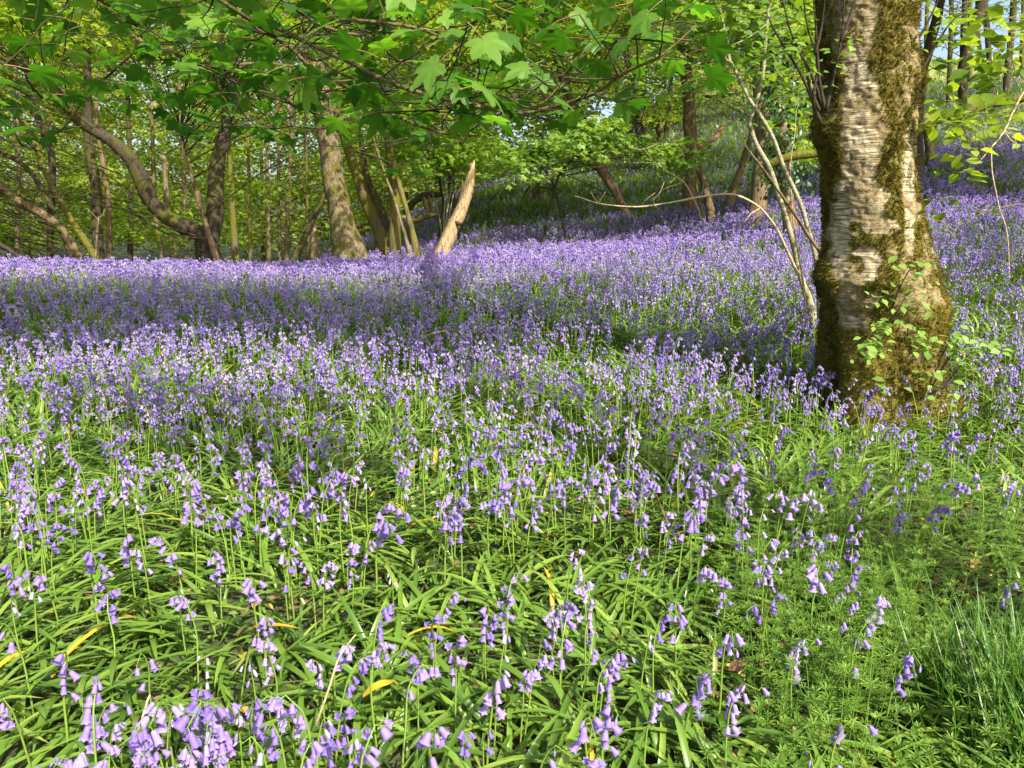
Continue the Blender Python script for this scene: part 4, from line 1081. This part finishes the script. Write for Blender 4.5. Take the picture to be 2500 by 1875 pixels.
# ivy on the ivy clad trunk
lf = MB()
att = t5['att']
att = att[(att[:, 2] > 1.7) & (att[:, 2] < 7)]
k = 2600
pick = rng.integers(len(att), size=k)
an = rng.random(k) * 2 * math.pi
rr = att[pick, 3] + rng.gamma(2.0, 0.11, k)
loc = att[pick, :3] + np.column_stack([np.cos(an) * rr, np.sin(an) * rr, rng.normal(0, .1, k)])
nr = np.column_stack([np.cos(an), np.sin(an), np.full(k, 0.5)]) + rng.normal(0, .35, (k, 3))
lf.spread(*OVATE, frame_from(nr, np.column_stack([rng.normal(0, .5, k), rng.normal(0, .5, k), -np.ones(k)])) * rng.uniform(0.05, 0.1, k)[:, None, None], loc)
lf.build('ivy', M['ivy'], t5['root'])

# the far-off wood, one mass of leaves with its stems
lf = MB()
C_, Rr, Cn = [], [], []
for k in range(900):
    Y = rng.uniform(40, 58)
    px, py = rng.uniform(1230, 2000), rng.uniform(-60, 285)
    q, s = P(px, py, Y)
    if math.hypot((px - 1490) / 52, (py - 262) / 34) < 1 or q[2] < g1(q[0], q[1]) + 1.0 or (px > 1640 and py > 200):
        continue
    C_.append(q); Rr.append(rng.uniform(0.6, 1.3)); Cn.append(34)
for k in range(6800):
    Y = rng.uniform(34, 62)
    px, py = rng.uniform(-700, 1750), rng.uniform(-420, 590)
    if math.hypot((px - 1480) / 75, (py - 258) / 46) < 1 or (px > 1500 and py > 120 - 0.2 * (px - 1500)) or (py < 120 and rng.random() < 0.35) or (py > 250 and rng.random() < 0.0):
        continue
    q, s = P(px, py, Y)
    if q[2] < g1(q[0], q[1]) + 0.6:
        continue
    C_.append(q); Rr.append(rng.uniform(0.8, 1.9)); Cn.append(40)
spray_leaves(lf, C_, Rr, Cn, 0.30, KITE, tilt=0.6, thick=0.22)
for k in range(14):
    Y = rng.uniform(36, 60)
    q, s = P(rng.uniform(-600, 1300), 500, Y)
    z = g1(q[0], q[1])
    sp_, sr_ = smooth_path(np.array([[q[0], q[1], z - .3], [q[0] + rng.normal(0, .6), q[1], z + 4], [q[0] + rng.normal(0, 1.6), q[1], z + 14]]), np.array([0.22, 0.17, 0.09]), 0.8)
    tube(lf, sp_, sr_, 6, m=1, cap=False)
tag(lf.build('distant_wood', [M['leaf_far'], M['bark_grey']]), 'hazy yellow green mass of far trees filling the gaps behind the wood', 'wood', kind='stuff')

# ------------------------------------------------------------------ bluebells
def bell(sides, prof, L, Rm, tips=True):
    """one hanging bell: mouth towards -z, prof = (t, r) pairs"""
    V, Q = [], []
    n = sides
    for i, (t, r) in enumerate(prof):
        for s in range(n):
            a_ = 2 * math.pi * s / n
            rr, t2 = r, t
            if tips and i == len(prof) - 1:
                if s % 2 == 0: rr, t2 = r, t
                else: rr, t2 = prof[i - 1][1] * 1.05, prof[i - 1][0] + 0.02
            V.append((math.cos(a_) * rr * Rm, math.sin(a_) * rr * Rm, -t2 * L))
    for i in range(len(prof) - 1):
        for s in range(n):
            Q.append((i * n + s, i * n + (s + 1) % n, (i + 1) * n + (s + 1) % n, (i + 1) * n + s))
    return np.array(V), np.array(Q)

BL, BR = 0.0215, 0.0066
BELLS = {
    0: [bell(12, [(0, .25), (.08, .62), (.35, .78), (.68, .86), (.84, 1.05), (.90, 1.75)], BL, BR),
        bell(12, [(0, .25), (.08, .58), (.35, .72), (.70, .78), (.88, .92), (.99, 1.3)], BL * 1.05, BR),
        bell(12, [(0, .3), (.10, .66), (.35, .86), (.62, .98), (.78, 1.3), (.76, 2.05)], BL * .95, BR),
        bell(12, [(0, .2), (.15, .45), (.45, .60), (.75, .58), (.9, .45), (1.0, .25)], BL * .9, BR, False)],
    1: [bell(6, [(0, .3), (.25, .75), (.75, .95), (.92, 1.6)], BL * 1.08, BR * 1.05, False)],
    2: [bell(4, [(0, .5), (1.0, 1.6)], BL * 1.2, BR * 1.25, False)],
    3: [bell(3, [(0, .6), (1.0, 1.7)], BL * 1.9, BR * 1.9, False)]}

def rot_to(axis_, spin=0.0):
    """rotation taking -z to axis_"""
    q = Vector((0, 0, -1)).rotation_difference(Vector(axis_).normalized())
    return np.array((q.to_matrix() @ Matrix.Rotation(spin, 3, 'Z')))

def plant_plan(r, style):
    """stem path, radii and the list of (attach, bell top, rotation, size, bell kind)"""
    h = r.uniform(0.30, 0.40)
    nod = r.uniform(0.03, 0.085)
    top = h * r.uniform(0.97, 1.0)
    path = [(0, 0, -0.03), (nod * .04, 0, h * .3), (nod * .12, r.uniform(-.006, .006), h * .6), (nod * .32, r.uniform(-.008, .008), h * .84), (nod * .75, 0, top), (nod * 1.25, 0, top - nod * .28)]
    sp_, sr_ = smooth_path(np.array(path), np.array([.0030, .0030, .0027, .0021, .0014, .0008]), 0.028)
    nb = {'dense': r.randint(9, 12), 'normal': r.randint(5, 9), 'sparse': r.randint(3, 5), 'faded': r.randint(3, 6)}[style]
    bells = []
    for i in range(nb):
        t = 0.70 + 0.30 * (i + 0.5 * r.random()) / nb
        if style == 'dense': t = 0.64 + 0.36 * (i + 0.5 * r.random()) / nb
        j = min(len(sp_) - 1, int(t * (len(sp_) - 1)))
        a0 = sp_[j] + (sp_[min(j + 1, len(sp_) - 1)] - sp_[j]) * r.random()
        ang = r.choice((-1, 1)) * r.uniform(0.2, 1.5) if style != 'dense' else r.uniform(-math.pi, math.pi)
        out_ = np.array([math.cos(ang), math.sin(ang), 0])
        reach = r.uniform(0.008, 0.017) * (1.25 - 0.45 * t)
        b0 = a0 + out_ * reach + np.array([0, 0, r.uniform(-.004, .004)])
        axis_ = out_ * r.uniform(0.05, 1.15) + np.array([r.uniform(-.1, .1), r.uniform(-.1, .1), -1])
        kind = 3 if (i == nb - 1 and r.random() < .6) else r.choice((0, 0, 1, 2))
        bells.append((a0, b0, rot_to(axis_, r.uniform(0, 1)), r.uniform(0.85, 1.15) * (0.75 if kind == 3 else 1), kind))
    return sp_, sr_, bells

def pedicel(mb, a0, b0, m=0, sides=3):
    mid = (a0 + b0) / 2 + np.array([0, 0, 0.004])
    tube(mb, np.array([a0, mid, b0]), np.array([.0009, .0008, .0011]), sides, m, cap=False)

def lod_template(seed, lod):
    r = random.Random(seed)
    sp_, sr_, bells = plant_plan(r, r.choice(('normal', 'normal', 'dense', 'sparse')))
    b = MB()
    if lod <= 1:
        tube(b, sp_[::2] if lod else sp_, sr_[::2] if lod else sr_, 4 if lod == 0 else 3, 0, 0.5, cap=False)
    elif lod == 2:
        tube(b, sp_[[0, len(sp_) // 2, -3]], np.array([.003, .003, .002]), 3, 0, 0.5, cap=False)
    use = bells if lod < 2 else (bells[::1] if lod == 2 else bells[::3])
    for (a0, b0, Rm, s, kind) in use:
        bv, bq_ = BELLS[lod][kind % len(BELLS[lod])]
        if lod == 0:
            pedicel(b, a0, b0)
        b.add((bv * s) @ Rm.T + b0, bq_, None, 1, 0.5)
    return np.concatenate(b.v), np.concatenate(b.q), np.concatenate(b.qm)

def sample_band(Y0, Y1, dens):
    """points spread over the part of the ground the view takes in between two distances"""
    A = 0.75 * (Y1 ** 2 - Y0 ** 2) + 2.0 * (Y1 - Y0)
    n = int(A * dens)
    u = rng.random(n * 2) * (Y1 - Y0) + Y0
    u = u[rng.random(n * 2) < (1.5 * u + 2) / (1.5 * Y1 + 2)][:n]
    x = (rng.random(len(u)) * 2 - 1) * (0.75 * u + 1.0)
    return x, u

TRUNKS = [(t_['x'], t_['y'], 0.3) for t_ in TREES if t_['root'].get('category') == 'tree'] + [(bq[0], bq[1], 0.50)]
def clear_of_trunks(x, y):
    ok = np.ones(len(x), bool)
    for tx, ty, tr in TRUNKS:
        ok &= (x - tx) ** 2 + (y - ty) ** 2 > tr * tr
    return ok

def bloom(x, y):
    """share of the ground that carries flowers"""
    nz = fbm(np.stack([x * 0.55, y * 0.55, 0 * x + 3], -1), 3, 71)
    nz2 = fbm(np.stack([x * 1.7, y * 1.7, 0 * x + 9], -1), 2, 75)
    d = 0.42 + 0.85 * sstep(0.30, 0.64, nz * 0.55 + nz2 * 0.45)
    d *= 0.30 + 0.70 * sstep(1.5, 4.2, y)                                  # sparser at our feet
    d *= 1 - 0.55 * sstep(0.5, 1.6, x - 0.25 * (y - 2.2)) * (1 - sstep(3.4, 4.6, y))   # the grassy corner at the right
    d *= 1 - 0.85 * sstep(-3.5, -7.0, x + 0.25 * (y - 17)) * sstep(14, 16.5, y)        # none down in the wood
    d *= 1 - (0.62 + 0.4 * nz2) * sstep(18, 23, y) * (x > -2) * (1 - 0.9 * np.exp(-((x + 1.2 - (y - 34) * 0.25) / 2.2) ** 2) * sstep(28, 31, y))
    d *= 1 - sstep(44, 47, y) * sstep(9, 13, x)
    return d

def put(mb, temps, x, y, scale, lean=0.10):
    z = ground(x, y)
    k = len(x)
    idx = rng.integers(len(temps), size=k)
    yaw = rng.normal(-1.2, 1.3, k)
    for j, (tv, tq, tm) in enumerate(temps):
        s_ = np.where(idx == j)[0]
        if not len(s_):
            continue
        n = len(s_)
        nr = np.column_stack([rng.normal(0, lean, n), rng.normal(0, lean, n), np.ones(n)])
        fw = np.column_stack([np.cos(yaw[s_]), np.sin(yaw[s_]), np.zeros(n)])
        F = frame_from(nr, fw)
        Mx = np.stack([F[:, :, 1], -F[:, :, 0], F[:, :, 2]], -1) * (scale * rng.uniform(0.78, 1.18, n))[:, None, None]
        vv = np.clip(rng.normal(0.48, .22, n), 0.02, 0.93)
        mb.spread(tv, tq, None, Mx, np.column_stack([x[s_], y[s_], z[s_]]), np.tile(tm, n), vv)

T0 = [lod_template(100 + i, 0) for i in range(12)]
T1 = [lod_template(200 + i, 1) for i in range(12)]
T2 = [lod_template(300 + i, 2) for i in range(8)]
T3 = [lod_template(400 + i, 3) for i in range(6)]
# the nearest flowers, where the photograph shows their heads (pixels of a 2212 wide view)
heads = [(80, 1220), (60, 1270), (45, 1300), (215, 1245), (200, 1180), (235, 1290), (310, 1180), (385, 1300), (400, 1265), (500, 1330), (545, 1250), (590, 1330), (580, 1370), (540, 1420), (430, 1400), (300, 1395), (115, 1410), (620, 1205), (665, 1220), (635, 1165),
         (600, 1140), (460, 1195), (380, 1150), (395, 1100), (710, 1215), (775, 1175), (760, 1210), (850, 1235), (810, 1320), (830, 1380), (840, 1405), (880, 1420), (890, 1460), (745, 1430), (735, 1390), (680, 1430), (930, 1530), (1000, 1570), (1050, 1560), (1060, 1450),
         (1075, 1380), (1040, 1310), (1070, 1330), (1000, 1370), (1145, 1420), (1130, 1450), (1200, 1310), (1215, 1345), (1185, 1370), (1255, 1360), (1290, 1430), (1310, 1390), (1330, 1420), (1420, 1490), (1300, 1550), (1320, 1510), (1310, 1610), (1150, 1640), (1190, 1600),
         (1600, 1500), (1710, 1400), (1740, 1390), (1860, 1350), (1940, 1390), (1835, 1560), (1760, 1640), (1500, 1430), (1450, 1330), (1475, 1300), (1390, 1370), (1570, 1350), (1655, 1300), (1690, 1280), (1670, 1190), (1650, 1215), (1560, 1240), (1530, 1215), (1605, 1090),
         (1620, 1110), (1510, 1080), (1440, 1110), (1370, 1180), (1360, 1190), (1240, 1190), (1270, 1230), (1260, 1270), (1100, 1250), (1105, 1280), (955, 1290), (960, 1330), (1790, 1200), (1820, 1250), (1830, 1300), (1905, 1280), (1760, 1225), (1850, 1220), (1770, 1140),
         (1960, 1100), (2040, 1090), (2190, 1250), (180, 1500), (215, 1520), (180, 1600), (250, 1570), (240, 1620), (300, 1630), (310, 1580), (330, 1510), (350, 1530), (430, 1480), (450, 1500), (480, 1510), (430, 1560), (400, 1600), (410, 1640), (440, 1630), (510, 1520),
         (560, 1510), (545, 1530), (600, 1490), (650, 1510), (640, 1530), (690, 1570), (700, 1560), (770, 1520), (760, 1560), (790, 1590), (650, 1630), (560, 1570), (620, 1560), (60, 1650), (120, 1640), (35, 1470), (20, 1340), (20, 1200), (50, 1130), (30, 1080), (20, 1040),
         (100, 1130), (130, 1160), (1195, 1330), (1205, 1300), (420, 1520), (445, 1540), (470, 1545), (300, 1600), (285, 1570), (1095, 1085), (975, 1120), (1000, 1040), (985, 1010), (940, 1080), (870, 1000), (700, 1000), (730, 1010), (540, 1010), (450, 930), (300, 880)]
near_xy, near_h = [], []
for (u, v) in heads:
    hh = rnd.uniform(0.25, 0.33)
    d = ray(u * 1.1302, v * 1.1302)
    t = (hh - CAM_Z) / d[2]
    q = CAMP + d * t
    q[1] -= 0.0
    near_xy.append((q[0], q[1])); near_h.append(hh)
x, y = sample_band(1.15, 4.5, 104)
ok = (rng.random(len(x)) < bloom(x, y)) & clear_of_trunks(x, y)
x, y = x[ok], y[ok]
uu, vv, zz_ = project(np.column_stack([x, y, ground(x, y) + 0.28]))
vis = (uu > -20) & (uu < 2520) & (vv < 1900)
o_ = np.argsort(np.where(vis, y, 99))
need = 298 - len(near_xy)
first = o_[(y[o_] > 2.2)][:need]
rest = np.setdiff1d(np.arange(len(x)), first)
rest = rest[(y[rest] > 2.35) | (vv[rest] > 1960) | (uu[rest] < -60) | (uu[rest] > 2560)]
singles = [(a_, b_, h_) for (a_, b_), h_ in zip(near_xy, near_h)] + [(x[i], y[i], rnd.uniform(0.26, 0.36)) for i in first]

carpet = MB()
put(carpet, T0, x[rest], y[rest], 0.9)
for (Y0, Y1, dens, T_, sc) in ((4.5, 11, 108, T1, 0.92), (11, 27, 74, T2, 0.95), (27, 58, 26, T3, 1.15)):
    x, y = sample_band(Y0, Y1, dens)
    ok = (rng.random(len(x)) < bloom(x, y)) & clear_of_trunks(x, y)
    put(carpet, T_, x[ok], y[ok], sc)
x = rng.uniform(-11, 9, 5200); y = rng.uniform(8.5, 17, 5200)              # the sunlit drift along the brow
ok = (np.abs(y - (11.5 + 0.22 * (x + 8))) < 2.3) & clear_of_trunks(x, y)
put(carpet, T2, x[ok], y[ok], 0.95)
tag(carpet.build('bluebell_carpet', [M['stem'], M['petal']]), 'sea of violet bluebells spreading across the meadow and up the slope', 'bluebells', kind='stuff')

# the nearest three hundred, each a plant of its own
GRP = {'normal': ('bluebell with violet bells hanging from one side of a nodding stem, nearest the viewer', 'nodding bluebells nearest the viewer'),
       'dense': ('bluebell with a crowded violet head, bells all round the stem, nearest the viewer', 'full headed bluebells nearest the viewer'),
       'sparse': ('bluebell with only a few violet bells on a thin stem, nearest the viewer', 'sparse bluebells nearest the viewer'),
       'faded': ('fading bluebell with washed out pale shrivelled bells, nearest the viewer', 'faded bluebells nearest the viewer')}
bell_me = {}
for kind in range(4):
    for shade_i, vv in enumerate((0.22, 0.46, 0.68, 0.88)):
        b = MB()
        bv, bq2 = BELLS[0][kind]
        b.add(bv, bq2, None, 0, vv)
        o = b.build('flower', M['petal'])
        bell_me[(kind, shade_i)] = o.data
        bpy.data.objects.remove(o)
protos = []
for i, style in enumerate(['normal'] * 13 + ['dense'] * 5 + ['sparse'] * 5 + ['faded'] * 3):
    r = random.Random(900 + i)
    sp_, sr_, bells = plant_plan(r, style)
    b = MB()
    tube(b, sp_, sr_, 5, cap=False)
    for (a0, b0, Rm, s, kind) in bells:
        pedicel(b, a0, b0)
    o = b.build('stem', M['stem'])
    protos.append((style, o.data, bells, sp_[:, 2].max(), sp_[-3]))
    bpy.data.objects.remove(o)
for n_, (x0, y0, h0) in enumerate(singles):
    style, stem_me, bells, hh, tip = protos[rnd.randrange(len(protos))]
    if n_ < len(near_xy) and style == 'sparse' and rnd.random() < .6:
        style, stem_me, bells, hh, tip = protos[rnd.randrange(18)]
    s = h0 / hh * 1.03
    yaw = rnd.gauss(-1.2, 1.2)
    ox, oy = (math.cos(yaw) * tip[0] * s, math.sin(yaw) * tip[0] * s) if n_ < len(near_xy) else (0, 0)
    gx0, gy0 = x0 - ox, y0 - oy
    lab, grp = GRP[style]
    root = thing('bluebell', lab, 'bluebell', (gx0, gy0, g1(gx0, gy0)), grp)
    root.rotation_euler = (rnd.gauss(0, .05), rnd.gauss(0, .05), yaw)
    root.scale = (s, s, s)
    so = bpy.data.objects.new('stem', stem_me)
    COL.objects.link(so); so.parent = root
    tone = 3 if style == 'faded' else rnd.choice((0, 1, 1, 2))
    for (a0, b0, Rm, bs, kind) in bells:
        bo = bpy.data.objects.new('flower', bell_me[(kind if style != 'faded' else rnd.choice((1, 3)), tone if style != 'faded' or rnd.random() < .6 else 1)])
        COL.objects.link(bo); bo.parent = root
        m4_ = Matrix(Rm.tolist()).to_4x4() @ Matrix.Scale(bs * rnd.uniform(1.0, 1.2), 4)
        m4_.translation = Vector(b0)
        bo.matrix_local = m4_

# ------------------------------------------------------------------ leaves on the ground
def strap_template(seed, nseg):
    r = random.Random(seed)
    L, W = 1.0, r.uniform(0.021, 0.034)
    e0, e1 = R(r.uniform(45, 80)), R(r.uniform(-45, 5))
    side = r.uniform(-0.6, 0.6)
    V, p, yaw = [], np.zeros(3), 0.0
    for i in range(nseg + 1):
        t = i / nseg
        el = e0 + (e1 - e0) * t ** 0.7
        w = W * min(1, 0.55 + 1.6 * t) * (1 - t ** 4.5) + 0.0008
        d = np.array([math.sin(yaw) * math.cos(el), math.cos(yaw) * math.cos(el), math.sin(el)])
        sd = np.array([math.cos(yaw), -math.sin(yaw), 0])
        up_ = np.cross(sd, d)
        V += [p - sd * w + up_ * w * .45, p, p + sd * w + up_ * w * .45] if nseg > 3 else [p - sd * w * 1.1, p + sd * w * 1.1]
        p = p + d * L / nseg
        yaw += side / nseg
    V = np.array(V)
    c = 3 if nseg > 3 else 2
    Q = []
    for i in range(nseg):
        for s in range(c - 1):
            Q.append((i * c + s, i * c + s + 1, (i + 1) * c + s + 1, (i + 1) * c + s))
    return V, np.array(Q)

def put_straps(mb, x, y, temps, lo, hi, flow=0.9):
    k = len(x)
    z = ground(x, y) - 0.012
    yaw = 7 * fbm(np.stack([x * 1.1, y * 1.1, 0 * x], -1), 2, 81) * 2 + rng.normal(0, flow, k)
    idx = rng.integers(len(temps), size=k)
    for j, (tv, tq) in enumerate(temps):
        s_ = np.where(idx == j)[0]
        n = len(s_)
        if not n:
            continue
        nr = np.column_stack([rng.normal(0, .14, n), rng.normal(0, .14, n), np.ones(n)])
        F = frame_from(nr, np.column_stack([np.sin(yaw[s_]), np.cos(yaw[s_]), np.zeros(n)])) * rng.uniform(lo, hi, n)[:, None, None]
        mb.spread(tv, tq, None, F, np.column_stack([x[s_], y[s_], z[s_]]), 0, np.where(rng.random(n) < 0.006, 1.0, np.clip(rng.normal(.45, .22, n), 0, .93)))

straps = MB()
S7 = [strap_template(500 + i, 8) for i in range(10)]
S4 = [strap_template(520 + i, 4) for i in range(8)]
S3 = [strap_template(540 + i, 3) for i in range(8)]
for (Y0, Y1, dens, T_, lo, hi) in ((0.7, 4.5, 640, S7, .17, .34), (4.5, 11, 360, S4, .2, .36), (11, 27, 170, S3, .25, .42), (19, 30, 90, S3, .25, .45), (27, 58, 45, S3, .35, .6)):
    x, y = sample_band(Y0, Y1, dens)
    corner = sstep(0.75, 1.5, x - 0.22 * (y - 2.2)) * (1 - sstep(3.3, 4.2, y))
    nzz = fbm(np.stack([x * 0.8, y * 0.8, 0 * x + 4], -1), 3, 85)
    ok = clear_of_trunks(x, y) & (rng.random(len(x)) < (1 - 0.50 * corner) * (0.35 + 1.3 * nzz))
    put_straps(straps, x[ok], y[ok], T_, lo, hi)
tag(straps.build('bluebell_leaves', M['strap']), 'mat of long arching green strap leaves under the bluebells', 'leaves', kind='stuff')

# cleavers with whorled leaves in the right foreground
b = MB()
def at_px(px, py):
    return ground_hit(px, py)
cl = []
while len(cl) < 640:
    px, py = rng.normal(2170, 230), rng.normal(1400, 230)
    if py < 1060 or px < 1700 or math.hypot((px - 2370) / 110, (py - 1440) / 130) < 1 or math.hypot((px - 2270) / 110, (py - 1700) / 80) < 1:
        continue
    d = ray(px, py)
    t = (0.18 - CAM_Z) / d[2]
    if t <= 0: continue
    cl.append((CAMP + d * t)[:2])
for (x0, y0) in cl:
    z0, h = g1(x0, y0), rnd.uniform(0.16, 0.34)
    lean = np.array([rnd.gauss(0, .25), rnd.gauss(0, .25), 1]) * h
    base = np.array([x0, y0, z0])
    tube(b, np.array([base, base + lean * .5, base + lean]), np.array([.0013, .0012, .0008]), 3, cap=False, var=.5)
    nw = rnd.randint(4, 6)
    tv = []
    for w_i in range(nw):
        t = 0.25 + 0.75 * w_i / (nw - 1)
        n = 7
        an = rng.random() * 6 + np.arange(n) / n * 2 * math.pi
        up_ = 0.25 + 0.5 * (w_i == nw - 1)
        fw = np.column_stack([np.cos(an), np.sin(an), np.full(n, up_)])
        nr = np.column_stack([-np.cos(an) * up_, -np.sin(an) * up_, np.ones(n)])
        s = rnd.uniform(0.012, 0.032) * (1 - 0.35 * (w_i == nw - 1))
        b.spread(np.array([[0, 0, 0], [.10, .6, .03], [0, 1, -.05], [-.10, .6, .03]]), None, np.array([[0, 1, 2], [0, 2, 3]]), frame_from(nr, fw) * s, np.repeat((base + lean * t)[None], n, 0), 0, np.clip(rng.normal(.5, .2, n), 0, 1))
tag(b.build('cleavers', M['cleavers']), 'fresh green whorled cleavers crowding the right foreground', 'weeds', kind='stuff')

# the tuft of fine dark grass in the right corner
b = MB()
c0 = ray(2480, 1760); t = (0.12 - CAM_Z) / c0[2]; cg = (CAMP + c0 * t)
tg = thing('grass_tuft', 'tuft of fine dark green grass in the bottom right corner', 'grass tuft', (cg[0], cg[1], g1(cg[0], cg[1])))
k = 1100
px_, py_ = cg[0] + rng.normal(0.05, .085, k), cg[1] + rng.normal(0, .13, k)
G5 = []
for i in range(6):
    tv, tq = strap_template(600 + i, 5)
    r = random.Random(600 + i)
    V = []
    e0, e1 = R(r.uniform(72, 88)), R(r.uniform(20, 70))
    p_ = np.zeros(3)
    for j in range(6):
        t = j / 5
        w = 0.0105 * (1 - t ** 1.6) + .0005
        el = e0 + (e1 - e0) * t
        V += [p_ + np.array([-w, 0, 0]), p_, p_ + np.array([w, 0, 0])]
        p_ = p_ + np.array([0, math.cos(el), math.sin(el)]) / 5
    G5.append((np.array(V), tq))
idx = rng.integers(6, size=k)
for j, (tv, tq) in enumerate(G5):
    s_ = np.where(idx == j)[0]
    n = len(s_)
    yaw = rng.random(n) * 6.3
    nr = np.column_stack([rng.normal(0, .1, n), rng.normal(0, .1, n), np.ones(n)])
    b.spread(tv, tq, None, frame_from(nr, np.column_stack([np.sin(yaw), np.cos(yaw), 0 * yaw])) * rng.uniform(.18, .40, n)[:, None, None], np.column_stack([px_[s_], py_[s_], ground(px_[s_], py_[s_]) - .01]), 0, rng.random(n))
b.build('blades', M['grass'], tg)

# fallen leaves and scraps on the soil
b = MB()
x, y = sample_band(0.9, 6, 60)
k = len(x)
nr = np.column_stack([rng.normal(0, .35, k), rng.normal(0, .35, k), np.ones(k)])
yaw = rng.random(k) * 6.3
b.spread(*OVATE, frame_from(nr, np.column_stack([np.sin(yaw), np.cos(yaw), 0 * yaw])) * rng.uniform(.03, .075, k)[:, None, None], np.column_stack([x, y, ground(x, y) + 0.012]), 0)
for (px, py, n, sp_w) in ((2370, 1440, 90, .13), (2270, 1700, 70, .09), (1960, 1840, 25, .08), (1720, 1660, 20, .08), (700, 1500, 16, .1)):
    q = ground_hit(px, py, 0.03)
    x, y = q[0] + rng.normal(0, sp_w, n), q[1] + rng.normal(0, sp_w, n)
    nr = np.column_stack([rng.normal(0, .4, n), rng.normal(-.2, .4, n), np.ones(n)])
    yaw = rng.random(n) * 6.3
    b.spread(*OVATE, frame_from(nr, np.column_stack([np.sin(yaw), np.cos(yaw), 0 * yaw])) * rng.uniform(.02, .06, n)[:, None, None], np.column_stack([x, y, ground(x, y) + rng.uniform(.02, .07, n)]), 0)
tag(b.build('leaf_litter', M['litter']), 'brown and yellow fallen leaves on the soil between the plants', 'leaf litter', kind='stuff')
# low round leaved seedlings that fill the gaps
b = MB()
for (Y0, Y1, dens, sz) in ((0.8, 5, 240, .028), (5, 12, 90, .04)):
    x, y = sample_band(Y0, Y1, dens)
    k = len(x)
    nr = np.column_stack([rng.normal(0, .4, k), rng.normal(0, .4, k), np.ones(k)])
    yaw = rng.random(k) * 6.3
    b.spread(*OVATE, frame_from(nr, np.column_stack([np.sin(yaw), np.cos(yaw), 0 * yaw])) * rng.uniform(.5 * sz, 1.3 * sz, k)[:, None, None], np.column_stack([x, y, ground(x, y) + rng.uniform(0.01, 0.07, k)]), 0)
tag(b.build('ground_cover', M['leaf_pale']), 'small round leaved seedlings between the strap leaves', 'ground cover', kind='stuff')

# single bleached stems, yellow leaves and twigs lying among the flowers
def lying(name, label, cat, pts, h, mat, rad0):
    path = []
    for (px, py), hh in zip(pts, h):
        d = ray(px, py); t = (hh - CAM_Z) / d[2]
        path.append(CAMP + d * t)
    gz = np.array([g1(p_[0], p_[1]) for p_ in path])
    path = np.array(path)
    sp_, sr_ = smooth_path(path, np.linspace(rad0, rad0 * .6, len(path)), 0.02)
    bb = MB()
    tube(bb, sp_, sr_, 6, rough=0.2)
    o = bb.build(name, M[mat])
    return tag(o, label, cat)
lying('twig', 'brown knotty twig sticking up in the middle right foreground', 'twig', [(1648, 1310), (1625, 1265), (1610, 1230), (1602, 1208)], [0.06, 0.14, 0.2, 0.25], 'bark_brown', .006)
lying('twig', 'thin dead twig lying in the dark band of leaves at mid meadow', 'twig', [(1010, 838), (1045, 818), (1085, 808), (1110, 806)], [0.25, 0.3, 0.32, 0.3], 'bark_pale', .009)
lying('twig', 'short tan stick between the flowers right of centre', 'twig', [(1497, 1000), (1483, 975), (1473, 955)], [.1, .18, .24], 'bark_pale', .006)
lying('bent_stem', 'pale yellow bent bluebell stem without flowers at the lower left', 'stem', [(332, 1820), (345, 1765), (360, 1710), (366, 1697)], [.2, .24, .27, .28], 'bark_straw', .0035)
lying('bent_stem', 'bleached straw stem slanting through the flowers left of centre bottom', 'stem', [(770, 1772), (800, 1690), (830, 1600), (868, 1550)], [.12, .2, .27, .3], 'bark_straw', .003)
def yellow_leaf(label, pts, h, w):
    bb = MB()
    path = []
    for (px, py), hh in zip(pts, h):
        d = ray(px, py); path.append(CAMP + d * ((hh - CAM_Z) / d[2]))
    sp_, _ = smooth_path(np.array(path), np.full(len(path), .01), 0.012)
    t_, n_, b2 = frames(sp_)
    k = len(sp_)
    prof = w * np.sqrt(np.clip(np.sin(np.linspace(0.25, math.pi - .02, k)), 0, 1))
    sd = np.cross(t_, np.array([0, -.5, 1.0])); sd /= np.linalg.norm(sd, axis=1)[:, None]
    V = np.stack([sp_ - sd * prof[:, None], sp_ - np.array([0, 0, .002]), sp_ + sd * prof[:, None]], 1).reshape(-1, 3)
    Q = [(i * 3 + s, i * 3 + s + 1, i * 3 + s + 4, i * 3 + s + 3) for i in range(k - 1) for s in (0, 1)]
    bb.add(V, Q, None, 0, 1.0)
    return tag(bb.build('withered_leaf', M['strap']), label, 'leaf')
yellow_leaf('orange yellow withered leaf at the left edge of the foreground', [(-20, 1640), (20, 1608), (60, 1590)], [.12, .14, .15], .008)
yellow_leaf('curling orange withered leaf below the middle of the foreground', [(885, 1700), (915, 1675), (945, 1665), (965, 1660)], [.14, .17, .17, .15], .009)
